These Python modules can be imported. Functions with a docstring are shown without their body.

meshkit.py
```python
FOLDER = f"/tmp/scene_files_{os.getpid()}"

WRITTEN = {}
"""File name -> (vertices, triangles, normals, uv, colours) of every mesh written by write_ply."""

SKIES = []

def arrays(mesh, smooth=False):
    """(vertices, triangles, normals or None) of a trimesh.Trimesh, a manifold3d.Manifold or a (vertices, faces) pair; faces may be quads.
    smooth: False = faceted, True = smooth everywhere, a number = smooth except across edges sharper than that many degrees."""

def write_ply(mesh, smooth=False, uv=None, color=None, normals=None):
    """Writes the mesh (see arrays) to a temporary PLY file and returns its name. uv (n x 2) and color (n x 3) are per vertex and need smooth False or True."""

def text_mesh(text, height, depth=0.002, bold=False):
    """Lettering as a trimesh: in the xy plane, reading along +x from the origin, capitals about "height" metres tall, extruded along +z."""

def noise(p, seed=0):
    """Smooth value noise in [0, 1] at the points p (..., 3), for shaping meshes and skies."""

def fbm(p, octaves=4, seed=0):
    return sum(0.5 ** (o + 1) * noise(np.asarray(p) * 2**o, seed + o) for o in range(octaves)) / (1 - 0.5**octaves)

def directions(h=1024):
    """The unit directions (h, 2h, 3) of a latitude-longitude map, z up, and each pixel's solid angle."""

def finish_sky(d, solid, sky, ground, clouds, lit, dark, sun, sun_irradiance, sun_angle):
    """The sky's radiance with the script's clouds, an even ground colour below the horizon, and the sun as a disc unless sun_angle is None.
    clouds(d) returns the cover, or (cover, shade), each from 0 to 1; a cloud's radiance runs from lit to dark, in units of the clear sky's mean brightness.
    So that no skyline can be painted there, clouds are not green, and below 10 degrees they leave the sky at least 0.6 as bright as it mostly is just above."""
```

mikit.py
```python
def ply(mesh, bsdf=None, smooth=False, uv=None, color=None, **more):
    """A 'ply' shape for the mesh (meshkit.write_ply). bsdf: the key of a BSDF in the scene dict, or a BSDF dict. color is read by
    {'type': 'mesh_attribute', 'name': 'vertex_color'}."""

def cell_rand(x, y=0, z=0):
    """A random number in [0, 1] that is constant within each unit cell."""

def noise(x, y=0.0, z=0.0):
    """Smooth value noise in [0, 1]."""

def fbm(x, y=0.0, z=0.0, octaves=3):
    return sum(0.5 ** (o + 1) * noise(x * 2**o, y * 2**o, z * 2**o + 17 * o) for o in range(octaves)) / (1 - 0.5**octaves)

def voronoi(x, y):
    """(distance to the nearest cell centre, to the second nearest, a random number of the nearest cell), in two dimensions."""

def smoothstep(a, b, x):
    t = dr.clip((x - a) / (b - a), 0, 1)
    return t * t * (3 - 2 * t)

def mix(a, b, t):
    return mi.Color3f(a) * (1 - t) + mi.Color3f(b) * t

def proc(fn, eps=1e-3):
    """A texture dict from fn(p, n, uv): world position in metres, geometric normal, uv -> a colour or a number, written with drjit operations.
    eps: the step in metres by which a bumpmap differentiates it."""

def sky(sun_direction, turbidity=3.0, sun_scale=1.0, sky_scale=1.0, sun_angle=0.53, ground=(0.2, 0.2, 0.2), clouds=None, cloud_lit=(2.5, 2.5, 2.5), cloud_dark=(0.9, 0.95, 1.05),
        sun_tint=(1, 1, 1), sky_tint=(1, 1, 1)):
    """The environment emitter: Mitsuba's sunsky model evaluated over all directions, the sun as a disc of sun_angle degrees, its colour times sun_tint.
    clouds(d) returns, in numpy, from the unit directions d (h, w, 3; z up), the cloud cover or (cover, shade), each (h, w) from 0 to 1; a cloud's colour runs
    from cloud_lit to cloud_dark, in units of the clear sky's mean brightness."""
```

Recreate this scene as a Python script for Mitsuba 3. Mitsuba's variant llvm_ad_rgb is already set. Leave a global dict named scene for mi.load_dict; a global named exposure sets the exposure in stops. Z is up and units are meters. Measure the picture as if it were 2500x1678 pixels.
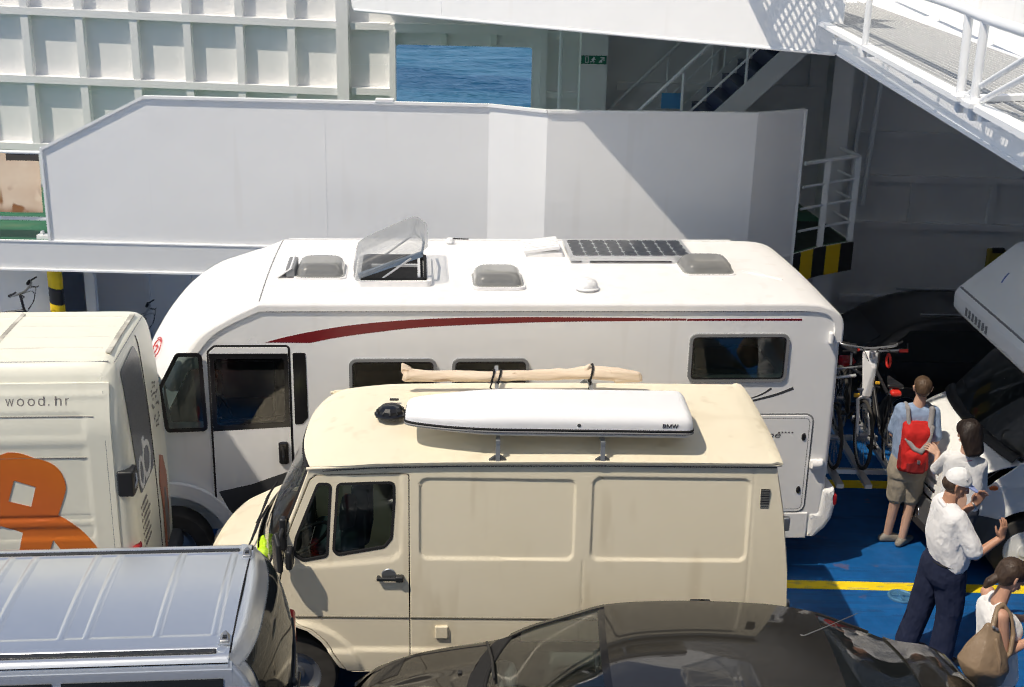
import math, numpy as np, trimesh, shapely, manifold3d as m3
import shapely.geometry as sg
from shapely import affinity
import drjit as dr
import mitsuba as mi, mikit, meshkit
from mikit import proc, noise, fbm, cell_rand, smoothstep, mix

# ------------------------------------------------------------------ camera, sky, exposure
EYE = np.array([0.0, 0.0, 6.1])
PITCH, ROLL, YAW = math.radians(18.97), math.radians(1.335), math.radians(-0.13)
_f = np.array([math.sin(YAW)*math.cos(PITCH), math.cos(YAW)*math.cos(PITCH), -math.sin(PITCH)])
_r = np.array([math.cos(YAW), -math.sin(YAW), 0.0]); _u = np.cross(_r, _f)
_up = -_r*math.sin(ROLL) + _u*math.cos(ROLL)
T = mi.ScalarTransform4f
scene, labels = {}, {}
scene['camera'] = {'type': 'perspective', 'fov': 44.01, 'fov_axis': 'x', 'near_clip': 0.05, 'far_clip': 20000.0,
                   'to_world': T().look_at(origin=EYE.tolist(), target=(EYE + _f).tolist(), up=_up.tolist())}
SUN = (-0.52, -0.40, 1.0)
def clouds(d):
    q = d / np.maximum(d[..., 2:3] + 0.25, 0.05)
    c = meshkit.fbm(q * np.array([1.6, 1.6, 0.0]) + 3.1, 5, seed=4)
    c2 = meshkit.fbm(q * np.array([4.0, 4.0, 0.0]) + 7.7, 4, seed=9)
    cov = np.clip((0.72 * c + 0.28 * c2 - 0.46) / 0.22, 0, 1)
    return 0.55 * cov, 0.15 * np.ones_like(cov)
scene['sky'] = mikit.sky(SUN, turbidity=3.5, sky_scale=1.2, clouds=clouds, ground=(0.05, 0.09, 0.14), sun_tint=(.915, .985, 1.085), sky_tint=(1.03, 1.0, .94))
exposure = 1.42

# ------------------------------------------------------------------ helpers
rng = np.random.default_rng(7)
A = np.asarray
def frame(yaw_deg, ox, oy, oz=0.0):
    a = math.radians(yaw_deg); c, s = math.cos(a), math.sin(a)
    return np.array([[c, s, 0, ox], [-s, c, 0, oy], [0, 0, 1, oz], [0, 0, 0, 1.0]])
def tm(m):
    if hasattr(m, 'to_mesh'):
        q = m.to_mesh(); return trimesh.Trimesh(q.vert_properties[:, :3], q.tri_verts, process=False)
    return m
def cat(*ms):
    L = []
    for m in ms:
        L += [tm(x) for x in m] if isinstance(m, (list, tuple)) else [tm(m)]
    return trimesh.util.concatenate(L)
def key(k):
    if k not in scene and k not in labels: return k
    i = 1
    while f'{k}_{i:03d}' in scene or f'{k}_{i:03d}' in labels: i += 1
    return f'{k}_{i:03d}'
def thing(k, label, category, group=None, kind=None):
    k = key(k); labels[k] = {'label': label, 'category': category}
    if group: labels[k]['group'] = group
    if kind: labels[k]['kind'] = kind
    return k
def structure(k, mesh, mat, smooth=False, label=None):
    labels[k] = {'kind': 'structure'}
    if label: labels[k]['label'] = label
    scene[k] = mikit.ply(tm(mesh), mat, smooth=smooth); return k
def part(parent, name, mesh, mat, F=None, smooth=False, label=None, kind=None, uv=None):
    k = key(f'{parent}__{name}'); m = tm(mesh)
    if len(m.faces) == 0: raise ValueError('empty '+k)
    if F is not None: m = m.copy(); m.apply_transform(F)
    scene[k] = mikit.ply(m, mat, smooth=smooth, uv=uv)
    if label or kind:
        labels[k] = {}
        if label: labels[k]['label'] = label
        if kind: labels[k]['kind'] = kind
    return k
def single(name, mesh, mat, label, category, F=None, smooth=False, group=None):
    k = thing(name, label, category, group); m = tm(mesh)
    if F is not None: m = m.copy(); m.apply_transform(F)
    scene[k] = mikit.ply(m, mat, smooth=smooth); return k
def bx(x0, x1, y0, y1, z0, z1):
    m = trimesh.creation.box((abs(x1-x0), abs(y1-y0), abs(z1-z0))); m.apply_translation(((x0+x1)/2, (y0+y1)/2, (z0+z1)/2)); return m
def rbx(x0, x1, y0, y1, z0, z1, r=0.02, n=12):
    "box with rounded edges"
    s = m3.Manifold.sphere(r, n); ps = [s.translate((x, y, z)) for x in (x0+r, x1-r) for y in (y0+r, y1-r) for z in (z0+r, z1-r)]
    return m3.Manifold.batch_hull(ps)
def beam(p, q, w, h, up=(0, 0, 1)):
    "rectangular bar from p to q, w across, h along up"
    p, q = A(p, float), A(q, float); d = q-p; L = np.linalg.norm(d); d = d/L
    s = np.cross(d, up); s /= np.linalg.norm(s); u = np.cross(s, d)
    m = trimesh.creation.box((L, w, h)); M = np.eye(4); M[:3, 0], M[:3, 1], M[:3, 2], M[:3, 3] = d, s, u, (p+q)/2
    m.apply_transform(M); return m
def tube(pts, r, n=10, cap=True, closed=False):
    p = A(pts, float); N = len(p); rr = np.broadcast_to(A(r, float), (N,))
    t = np.gradient(p, axis=0) if not closed else np.roll(p, -1, 0)-np.roll(p, 1, 0)
    t /= np.linalg.norm(t, axis=1, keepdims=True)+1e-12
    a = np.cross(t[0], [0, 0, 1.0] if abs(t[0][2]) < 0.9 else [1.0, 0, 0]); a /= np.linalg.norm(a); fr = []
    for i in range(N):
        a = a-t[i]*(a@t[i]); a /= np.linalg.norm(a); fr.append(a)
    a = A(fr); b = np.cross(t, a); g = np.arange(n)*2*np.pi/n
    v = (p[:, None]+rr[:, None, None]*(np.cos(g)[None, :, None]*a[:, None]+np.sin(g)[None, :, None]*b[:, None])).reshape(-1, 3); f = []
    for i in range(N if closed else N-1):
        k = (i+1) % N
        for j in range(n):
            l = (j+1) % n; f += [[i*n+j, i*n+l, k*n+l], [i*n+j, k*n+l, k*n+j]]
    if cap and not closed:
        v = np.vstack([v, p[0], p[-1]]); c0, c1 = len(v)-2, len(v)-1
        for j in range(n):
            l = (j+1) % n; f += [[c0, l, j], [c1, (N-1)*n+j, (N-1)*n+l]]
    m = trimesh.Trimesh(v, f, process=False); return m
def smooth_path(pts, n=8):
    p = A(pts, float); P = np.vstack([2*p[0]-p[1], p, 2*p[-1]-p[-2]]); out = []
    for i in range(1, len(P)-2):
        for t in np.linspace(0, 1, n, endpoint=False):
            a, b, c, d = P[i-1], P[i], P[i+1], P[i+2]
            out.append(.5*(2*b+(c-a)*t+(2*a-5*b+4*c-d)*t*t+(3*b-a-3*c+d)*t**3))
    return A(out+[P[-2]])
def poly(pts): return sg.Polygon(pts).buffer(0)
def rrect(x0, x1, z0, z1, r, q=6): return sg.box(x0+r, z0+r, x1-r, z1-r).buffer(r, quad_segs=q)
def rounded(p, r, q=6): return p.buffer(-r, quad_segs=q).buffer(2*r, quad_segs=q).buffer(-r, quad_segs=q)
def extrude(p, d):
    L = [trimesh.creation.extrude_polygon(g, d, engine='earcut') for g in (p.geoms if hasattr(p, 'geoms') else [p]) if g.area > 1e-7]
    return trimesh.util.concatenate(L)
XZ = np.array([[1, 0, 0, 0], [0, 0, -1, 0], [0, 1, 0, 0], [0, 0, 0, 1.0]])      # (x, y, depth) -> (x, -depth, y): faces -y
def slab_xz(p, y0, y1):
    "polygon in (x, z) extruded from y0 (front) to y1 (back)"
    m = extrude(p, abs(y1-y0)); m.apply_transform(XZ); m.apply_translation((0, max(y0, y1), 0)); return m
def slab_xy(p, z0, z1):
    m = extrude(p, z1-z0); m.apply_translation((0, 0, z0)); return m
YZ = np.array([[0, 0, 1, 0], [1, 0, 0, 0], [0, 1, 0, 0], [0, 0, 0, 1.0]])      # polygon (y, z) extruded along +x
def slab_yz(p, x0, x1):
    m = extrude(p, x1-x0); m.apply_transform(YZ); m.apply_translation((x0, 0, 0)); return m
def manif(p, d):
    cs = m3.CrossSection([np.asarray(r.coords)[:-1] for g in (p.geoms if hasattr(p, 'geoms') else [p]) for r in [g.exterior, *g.interiors]], m3.FillRule.EvenOdd)
    return m3.Manifold.extrude(cs, d)
def fine_xz(p, y0, y1, edge, fn):
    "like slab_xz, refined to short edges, every vertex moved by fn(V) -> V"
    M = tm(manif(p, abs(y1-y0)).refine_to_length(edge)); M.apply_transform(XZ); M.apply_translation((0, max(y0, y1), 0))
    M.vertices = fn(A(M.vertices)); return M
def sstep(a, b, x):
    t = np.clip((x-a)/(b-a), 0, 1); return t*t*(3-2*t)
def sd_rrect(x, z, x0, x1, z0, z1, r):
    "signed distance to a rounded rectangle (negative inside)"
    qx = np.abs(x-(x0+x1)/2)-(x1-x0)/2+r; qz = np.abs(z-(z0+z1)/2)-(z1-z0)/2+r
    return np.hypot(np.maximum(qx, 0), np.maximum(qz, 0))+np.minimum(np.maximum(qx, qz), 0)-r
def rex(profile, d0, d1, r=0.05, n=5, step=0.05):
    "closed (x, z) profile extruded along y from d0 to d1, both ends rounded by r"
    P = profile if isinstance(profile, sg.Polygon) else sg.Polygon(profile)
    P = sg.polygon.orient(P, 1); L = P.exterior.length; N = max(24, int(L/step))
    c = A([P.exterior.interpolate(L*i/N).coords[0] for i in range(N)])
    extra = A(P.exterior.coords)[:-1]
    s = np.r_[np.arange(N)*L/N, [P.exterior.project(sg.Point(*e)) for e in extra]]; o = np.argsort(s, kind='stable'); c = np.vstack([c, extra])[o]; s = s[o]
    keep = np.r_[True, np.diff(s) > 1e-4]; c = c[keep]; N = len(c)
    e = np.roll(c, -1, 0)-c; nn = np.stack([e[:, 1], -e[:, 0]], 1); nn /= np.linalg.norm(nn, axis=1, keepdims=True)+1e-12
    vn = nn+np.roll(nn, 1, 0); vn /= np.linalg.norm(vn, axis=1, keepdims=True)+1e-12; vn /= np.maximum((vn*nn).sum(1, keepdims=True), .5)
    lay = []
    for a in np.linspace(0, np.pi/2, n+1): lay.append((r*(1-np.sin(a)), d0+r*(1-np.cos(a))))
    for a in np.linspace(np.pi/2, 0, n+1): lay.append((r*(1-np.sin(a)), d1-r*(1-np.cos(a))))
    V = np.vstack([np.c_[c-vn*i, np.full(N, y)][:, [0, 2, 1]] for i, y in lay]); F = []
    i = np.arange(N); j = (i+1) % N
    for k in range(len(lay)-1):
        a0, b0 = k*N, (k+1)*N
        F.append(np.c_[a0+i, a0+j, b0+j]); F.append(np.c_[a0+i, b0+j, b0+i])
    ring = c-vn*r
    t = np.asarray(m3.triangulate([np.asarray(ring, np.float64)])).astype(int)
    F.append(t); F.append((t+(len(lay)-1)*N)[:, ::-1])
    m = trimesh.Trimesh(V, np.vstack(F), process=False); m.fix_normals()
    if m.volume < 0: m.invert()
    return m
def loft(rings, cap=True):
    "closed rings (k, n, 3) joined in order"
    R = A(rings, float); k, n = R.shape[:2]; V = R.reshape(-1, 3); F = []; j = np.arange(n); l = (j+1) % n
    for i in range(k-1):
        F += [np.c_[i*n+j, i*n+l, (i+1)*n+l], np.c_[i*n+j, (i+1)*n+l, (i+1)*n+j]]
    if cap:
        V = np.vstack([V, R[0].mean(0), R[-1].mean(0)]); F += [np.c_[np.full(n, k*n), l, j], np.c_[np.full(n, k*n+1), (k-1)*n+j, (k-1)*n+l]]
    m = trimesh.Trimesh(V, np.vstack(F), process=False)
    if m.volume < 0: m.invert()
    return m
def grid(P):
    "open sheet from points (a, b, 3)"
    P = A(P, float); a, b = P.shape[:2]; i, j = np.meshgrid(np.arange(a-1), np.arange(b-1), indexing='ij'); q = i*b+j
    F = np.vstack([np.c_[q.ravel(), (q+1).ravel(), (q+b+1).ravel()], np.c_[q.ravel(), (q+b+1).ravel(), (q+b).ravel()]])
    return trimesh.Trimesh(P.reshape(-1, 3), F, process=False)
def thick(sheet, d):
    "sheet given a thickness d along its normals (inwards)"
    n = sheet.vertex_normals; V = np.vstack([sheet.vertices, sheet.vertices-n*d]); k = len(sheet.vertices); f = sheet.faces
    e = np.sort(sheet.edges, 1); u, idx, cnt = np.unique(e, axis=0, return_index=True, return_counts=True); b = sheet.edges[idx[cnt == 1]]
    F = np.vstack([f, f[:, ::-1]+k, np.c_[b[:, 1], b[:, 0], b[:, 0]+k], np.c_[b[:, 1], b[:, 0]+k, b[:, 1]+k]])
    return trimesh.Trimesh(V, F, process=False)
def lathe(prof, n=32, axis='z'):
    m = trimesh.creation.revolve(A(prof, float), sections=n)
    if m.volume < 0: m.invert()
    if axis == 'y': m.apply_transform(np.array([[1, 0, 0, 0], [0, 0, -1, 0], [0, 1, 0, 0], [0, 0, 0, 1.0]]))   # axis z -> -y
    return m
def moved(m, x=0, y=0, z=0):
    m = tm(m).copy(); m.apply_translation((x, y, z)); return m
def rot(m, deg, axis, at=(0, 0, 0)):
    m = tm(m).copy(); m.apply_transform(trimesh.transformations.rotation_matrix(math.radians(deg), axis, at)); return m
def text_xz(s, h, x, y, z, depth=0.003, bold=False, width=None, shear=0.0, rotdeg=0.0):
    "lettering on a face looking towards -y, starting at x, baseline z"
    m = meshkit.text_mesh(s, h, depth, bold)
    if width: m.apply_scale((width/m.extents[0], 1, 1))
    if shear: m.vertices[:, 0] += shear*m.vertices[:, 1]
    if rotdeg: m = rot(m, rotdeg, (0, 0, 1))
    m.apply_transform(XZ); m.apply_translation((x, y, z)); return m

# ------------------------------------------------------------------ materials
def rgb(*c): return {'type': 'rgb', 'value': [float(x) for x in c]}
def mat(name, color, rough=0.5, spec=0.5, metallic=0.0, clearcoat=None, bump=None, two=True, **kw):
    c = color if isinstance(color, dict) else rgb(*color)
    b = {'type': 'principled', 'base_color': c, 'roughness': rough, 'specular': spec, 'metallic': metallic, **kw}
    if clearcoat: b['clearcoat'] = clearcoat; b['clearcoat_gloss'] = 0.96
    if bump: b = {'type': 'bumpmap', 'tex': bump[0], 'scale': bump[1], 'bsdf': b}
    scene[name] = {'type': 'twosided', 'bsdf': b} if two else b
    return name
def worn(c, amount=0.06, scale=3.0, stain=(0.45, 0.36, 0.26), st=0.10):
    "paint with faint unevenness, small chips and vertical run-off stains"
    def fn(p, n, uv):
        a = fbm(p.x*scale, p.y*scale, p.z*scale, 3)
        v = fbm(p.x*9.0, p.y*9.0, p.z*0.7+3.0, 2)
        s = smoothstep(0.62, 0.80, v)*st
        return mix(mi.Color3f(c)*(1-amount+2*amount*a), stain, s)
    return proc(fn)
mat('ship_white', worn((.77, .763, .745), .035, 2.0, (.52, .46, .38), .05), .42)
mat('bulwark_white', worn((.84, .84, .83), .03, 2.0, (.5, .40, .28), .08), .45, bump=(proc(lambda p, n, uv: fbm(p.x*1.3, p.y*1.3, p.z*1.3, 2), eps=.01), .008))
mat('rail_white', (.78, .79, .79), .35)
mat('barrier_grey', worn((.775, .78, .78), .03, 1.6, (.5, .45, .38), .08), .40, bump=(proc(lambda p, n, uv: fbm(p.x*1.1, p.z*1.3, 0., 2)+.12*fbm(p.x*14, p.z*14, 3., 2), eps=.01), .010))
mat('fascia_grey', worn((.66, .67, .675), .03, 1.6, (.5, .45, .38), .05), .45)
mat('black_rubber', (.018, .018, .019), .75, .3)
mat('black_plastic', (.02, .021, .023), .42)
mat('black_gloss', (.012, .012, .014), .12)
mat('dark_grey', (.075, .078, .082), .5)
mat('mid_grey', (.22, .22, .225), .5)
mat('chrome', (.75, .75, .76), .22, metallic=1.0)
mat('steel', (.45, .46, .47), .38, metallic=0.9)
mat('yellow_paint', (.78, .55, .01), .45)
mat('lane_yellow', (.80, .62, .015), .6)
mat('stripe_black', (.02, .02, .02), .5)
scene['pane_clear'] = {'type': 'thindielectric', 'int_ior': 1.5, 'specular_transmittance': rgb(.82, .9, .86)}
scene['pane_tint'] = {'type': 'thindielectric', 'int_ior': 1.5, 'specular_transmittance': rgb(.42, .47, .46)}
scene['pane_dark'] = {'type': 'thindielectric', 'int_ior': 1.5, 'specular_transmittance': rgb(.16, .17, .18)}
mat('dark_glass', (.012, .014, .015), .03, .6)
mat('lamp_red', (.35, .012, .015), .15, clearcoat=1.0)
mat('lamp_orange', (.75, .16, .01), .15, clearcoat=1.0)
mat('tyre', proc(lambda p, n, uv: mi.Color3f(.045, .043, .040)*(0.7+0.8*fbm(p.x*14, p.y*14, p.z*14, 2))), .85, .2)
# ------------------------------------------------------------------ sea, decks
def sea_bump(p, n, uv):
    return 0.6*fbm(p.x*0.35, p.y*0.9, 0.0, 4)+0.25*fbm(p.x*1.9, p.y*3.1, 4.0, 3)
mat('sea_water', proc(lambda p, n, uv: mix((.016, .080, .165), (.04, .135, .23), smoothstep(.35, .7, fbm(p.x*.10, p.y*.24, 0., 3)))), .16, .5, bump=(proc(sea_bump, eps=.05), .55))
gx, gy = np.meshgrid(np.linspace(-70, 70, 420), np.linspace(30, 200, 520), indexing='ij')
wq = np.stack([gx*.13+gy*.02, gy*.34, 0*gx], -1); wq2 = np.stack([gx*.5, gy*1.1, 0*gx], -1)
gz = -4.0+.55*(meshkit.fbm(wq, 4, seed=3)-.5)+.22*(meshkit.fbm(wq2, 3, seed=5)-.5)
fade = sstep(0, 12, np.minimum.reduce([gx+70, 70-gx, gy-30, 200-gy])); gz = -4.0+(gz+4.0)*fade
structure('sea', cat(grid(np.stack([gx, gy, gz], -1)), grid(np.array([[[x, y, -4.25] for y in (-6000, 9000)] for x in (-7000, 7000)]))), 'sea_water', smooth=True)

def deck_col(p, n, uv):
    a = fbm(p.x*1.3, p.y*5.0, 0.0, 4); b = fbm(p.x*11.0, p.y*11.0, 2.0, 3); c = fbm(p.x*.6, p.y*.6, 5.0, 3)
    k = mix((.0035, .074, .245), (.006, .10, .31), a)*(0.86+.28*b)
    scuff = smoothstep(.66, .78, fbm(p.x*2.2, p.y*9.0, 8.0, 4))*.07
    k = mix(k, (.16, .20, .27), scuff)
    t = smoothstep(.60, .70, fbm(p.x*.35, p.y*7.0, 11., 3))*smoothstep(.35, .6, fbm(p.x*5, p.y*22, 3., 3))
    k = mix(k, (.010, .045, .13), t*.40)
    k = mix(k, (.22, .10, .04), smoothstep(.80, .86, fbm(p.x*3.3+5, p.y*3.3, 6., 4))*.3)
    return mix(k, (.03, .045, .07), smoothstep(.60, .75, c)*.35)
mat('deck_blue', proc(deck_col), .5, .45, bump=(proc(lambda p, n, uv: fbm(p.x*40, p.y*40, 0., 2)), .0012))
structure('car_deck', bx(-25, 25, -12, 17.6, -.3, 0), 'deck_blue')
def lane_col(p, n, uv):
    w = smoothstep(.60, .72, fbm(p.x*7, p.y*25, 1., 4))
    return mix((.80, .60, .012), (.30, .30, .16), w*.55)
mat('lane_paint', proc(lane_col), .55)
part('car_deck', 'lane_line', bx(-14, 20, 10.735, 10.89, .0, .004), 'lane_paint', label='yellow painted lane line')
part('car_deck', 'lane_line', bx(-14, 20, 13.02, 13.22, .0, .004), 'lane_paint', label='yellow painted lane line in the shade')
lp = cat(lathe([(0, .0), (.125, .0), (.125, .014), (.105, .022), (.09, .012), (0, .008)], 28), moved(lathe([(0, 0), (.035, 0), (.03, .03), (0, .034)], 16), 0, 0, .006), bx(-.09, .09, -.012, .012, .01, .026), bx(-.012, .012, -.09, .09, .01, .026))
mat('fitting_blue', (.07, .20, .36), .4, metallic=.3)
part('car_deck', 'lashing_pot', moved(lp, 3.72, 10.62, .001), 'fitting_blue', smooth=30, label='round lashing fitting set in the blue deck')

GD = 2.31
front = [(-14, 14.3), (-.35, 14.27), (.3, 13.94), (2.63, 14.12), (3.23, 14.48), (3.65, 14.89), (4.13, 15.21)]
gal = poly(front+[(4.02, 16.2), (3.92, 17.4), (-14, 17.4)])
mat('gallery_green', proc(lambda p, n, uv: mix(mi.Color3f(.016, .115, .058)*(.75+.5*fbm(p.x*2, p.y*6, 0., 3)), (.12, .16, .09), smoothstep(.5, .75, fbm(p.x*1.1+4, p.y*2.0, 0., 3))*.6)), .5)
structure('gallery_deck', slab_xy(gal, GD-.30, GD-.004), 'ship_white')
part('gallery_deck', 'walking_surface', slab_xy(gal.buffer(-.03), GD-.004, GD), 'gallery_green', label='green painted gallery floor')
mat('mat_rubber', proc(lambda p, n, uv: mi.Color3f(.014, .024, .019)*(.7+.6*fbm(p.x*20, p.y*20, 0., 2))), .8)
part('gallery_deck', 'rubber_mat', slab_xy(gal.buffer(-.06).intersection(sg.box(2.9, 14, 5, 16.2)), GD, GD+.006), 'mat_rubber', label='black green anti slip mat on the end of the gallery')
fx = [(-14, 14.3), (-.35, 14.27), (.3, 13.94), (2.63, 14.12), (3.2, 14.46)]
for (a, b) in zip(fx[:-1], fx[1:]):
    d = A(b, float)-A(a, float); d /= np.linalg.norm(d); n = A([d[1], -d[0]])*.012
    part('gallery_deck', 'fascia', beam((*(A(a)+n), GD-.165), (*(A(b)+n), GD-.165), .02, .32), 'fascia_grey')
    part('gallery_deck', 'lip', beam((*(A(a)+n*1.6), GD-.335), (*(A(b)+n*1.6), GD-.335), .07, .022), 'rail_white')
    part('gallery_deck', 'lip', beam((*(A(a)+n*1.2), GD+.006), (*(A(b)+n*1.2), GD+.006), .04, .016), 'rail_white')
def hazard(p, n, uv): return mix((.70, .47, .01), (.016, .016, .016), mi.Float(dr.select(dr.floor((p.x*.85+p.y*.5)*4.1+.35)-2*dr.floor(((p.x*.85+p.y*.5)*4.1+.35)/2) > .5, 1.0, 0.0)))
mat('hazard_band', proc(hazard), .5)
for (a, b) in (((3.21, 14.47), (3.65, 14.89)), ((3.65, 14.89), (4.13, 15.21))):
    d = A(b, float)-A(a, float); d /= np.linalg.norm(d); n = A([d[1], -d[0]])*.012
    part('gallery_deck', 'hazard_strip', beam((*(A(a)+n), GD-.18), (*(A(b)+n), GD-.18), .02, .36), 'hazard_band', label='black and yellow striped edge of the gallery')

# ------------------------------------------------------------------ ship side wall with frames
W = thing('side_wall', 'white steel side wall of the ship stiffened by a grid of ribs and beams', 'wall')
WY = 17.4
op = sg.box(-1.69, 3.50, .14, 4.33)
op = rounded(op, .04)
plate = sg.box(-14, 2.2, .25, 7.5).difference(op)
part(W, 'plate', slab_xz(plate, WY, WY+.03), 'ship_white')
part(W, 'lower_plate', slab_xz(sg.box(-14, -.3, 14, 2.2), WY+.001, WY+.03), 'ship_white')
part(W, 'plate', slab_xz(sg.box(.25, 2.2, 14, 7.5), WY+.0005, WY+.03), 'ship_white')
for x in [-8.76, -8.05, -7.34, -6.63, -5.905, -5.18, -4.47, -3.77, -3.08]:
    part(W, 'rib', cat(bx(x-.05, x+.05, WY-.145, WY-.132, GD, 7.4), bx(x-.012, x+.012, WY-.132, WY, GD, 7.4)) if False else bx(x-.05, x+.05, WY-.125, WY, GD, 7.4), 'ship_white')
part(W, 'column', bx(-2.47, -2.31, WY-.20, WY, GD, 7.4), 'ship_white')
for (xa, xb, za, zb) in [(-10, -2.47, 4.735, 4.58), (-10, -2.47, 3.825, 3.70), (-10, -2.47, 5.64, 5.50), (-10, -2.47, 2.90, 2.79)]:
    xs = [-10]+[x+s*.05 for x in [-8.76, -8.05, -7.34, -6.63, -5.905, -5.18, -4.47, -3.77, -3.08] for s in (-1, 1)]+[-2.47]
    for i in range(0, len(xs), 2):
        z = lambda x: za+(zb-za)*(x-xa)/(xb-xa)
        part(W, 'beam', beam((xs[i], WY-.070, z(xs[i])), (xs[i+1], WY-.070, z(xs[i+1])), .14, .095), 'ship_white')
        if i+2 < len(xs): part(W, 'beam', beam((xs[i+1], WY-.133, z(xs[i+1])), (xs[i+2], WY-.133, z(xs[i+2])), .014, .095), 'ship_white')
for z in (4.57, 3.71, 2.80): part(W, 'beam', bx(-2.28, -1.77, WY-.13, WY, z-.045, z+.045), 'ship_white')
part(W, 'jamb', bx(-1.77, -1.69, WY-.13, WY, GD, 4.6), 'ship_white')
part(W, 'weld_seam', bx(-2.30, -1.78, WY-.004, WY, 4.05, 4.058), 'rail_white')
# window surround and the shaded bay to the right
part(W, 'header', bx(-1.69, .33, WY-.16, WY, 4.50, 4.62), 'ship_white')
for x in (-1.05, -.38): part(W, 'bracket', slab_yz(poly([(WY-.15, 4.5), (WY, 4.5), (WY, 4.335), (WY-.03, 4.335)]), x-.04, x+.04), 'ship_white')
part(W, 'sill', bx(-1.69, .25, WY-.10, WY, 3.44, 3.50), 'ship_white')
part(W, 'jamb', bx(.14, .25, WY-.10, WY+.1, 3.44, 4.5), 'ship_white')
part(W, 'column', bx(.25, .34, WY-.20, WY, GD, 4.93), 'ship_white')
part(W, 'beam', bx(.34, .78, WY-.14, WY, 3.68, 3.76), 'ship_white')
part(W, 'beam', bx(.34, .78, WY-.14, WY, 4.46, 4.56), 'ship_white')
part(W, 'pipe', tube([(.52, WY-.25, GD), (.52, WY-.25, 4.93)], .028), 'rail_white', smooth=True)
part(W, 'column', bx(.77, 1.12, WY-.62, WY, GD, 4.93), 'ship_white')
for z in (3.86, ): part(W, 'beam', bx(1.3, 4.0, WY-.12, WY, z-.05, z+.05), 'ship_white')
for z in (3.28, 2.68, 2.02, .95): part(W, 'beam', bx(4.6, 13, WY-.10, WY, z-.045, z+.045), 'ship_white')
for x in (5.48, 6.58, 7.7, 8.9): part(W, 'rib', bx(x-.04, x+.04, WY-.08, WY, 2.065, 2.635), 'ship_white')
for x in (3.32, 3.92, 2.6): part(W, 'rib', bx(x-.04, x+.04, WY-.08, WY, 3.91, 4.93), 'ship_white')
part(W, 'pipe', tube([(4.46, 16.9, 2.4), (4.55, 16.9, 4.93)], .03), 'rail_white', smooth=True)
part(W, 'pipe', tube([(4.66, 16.9, 2.4), (4.76, 16.9, 4.93)], .035), 'rail_white', smooth=True)
part(W, 'column', bx(3.98, 4.24, 16.4, 16.75, 0, 4.93), 'ship_white')
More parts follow.
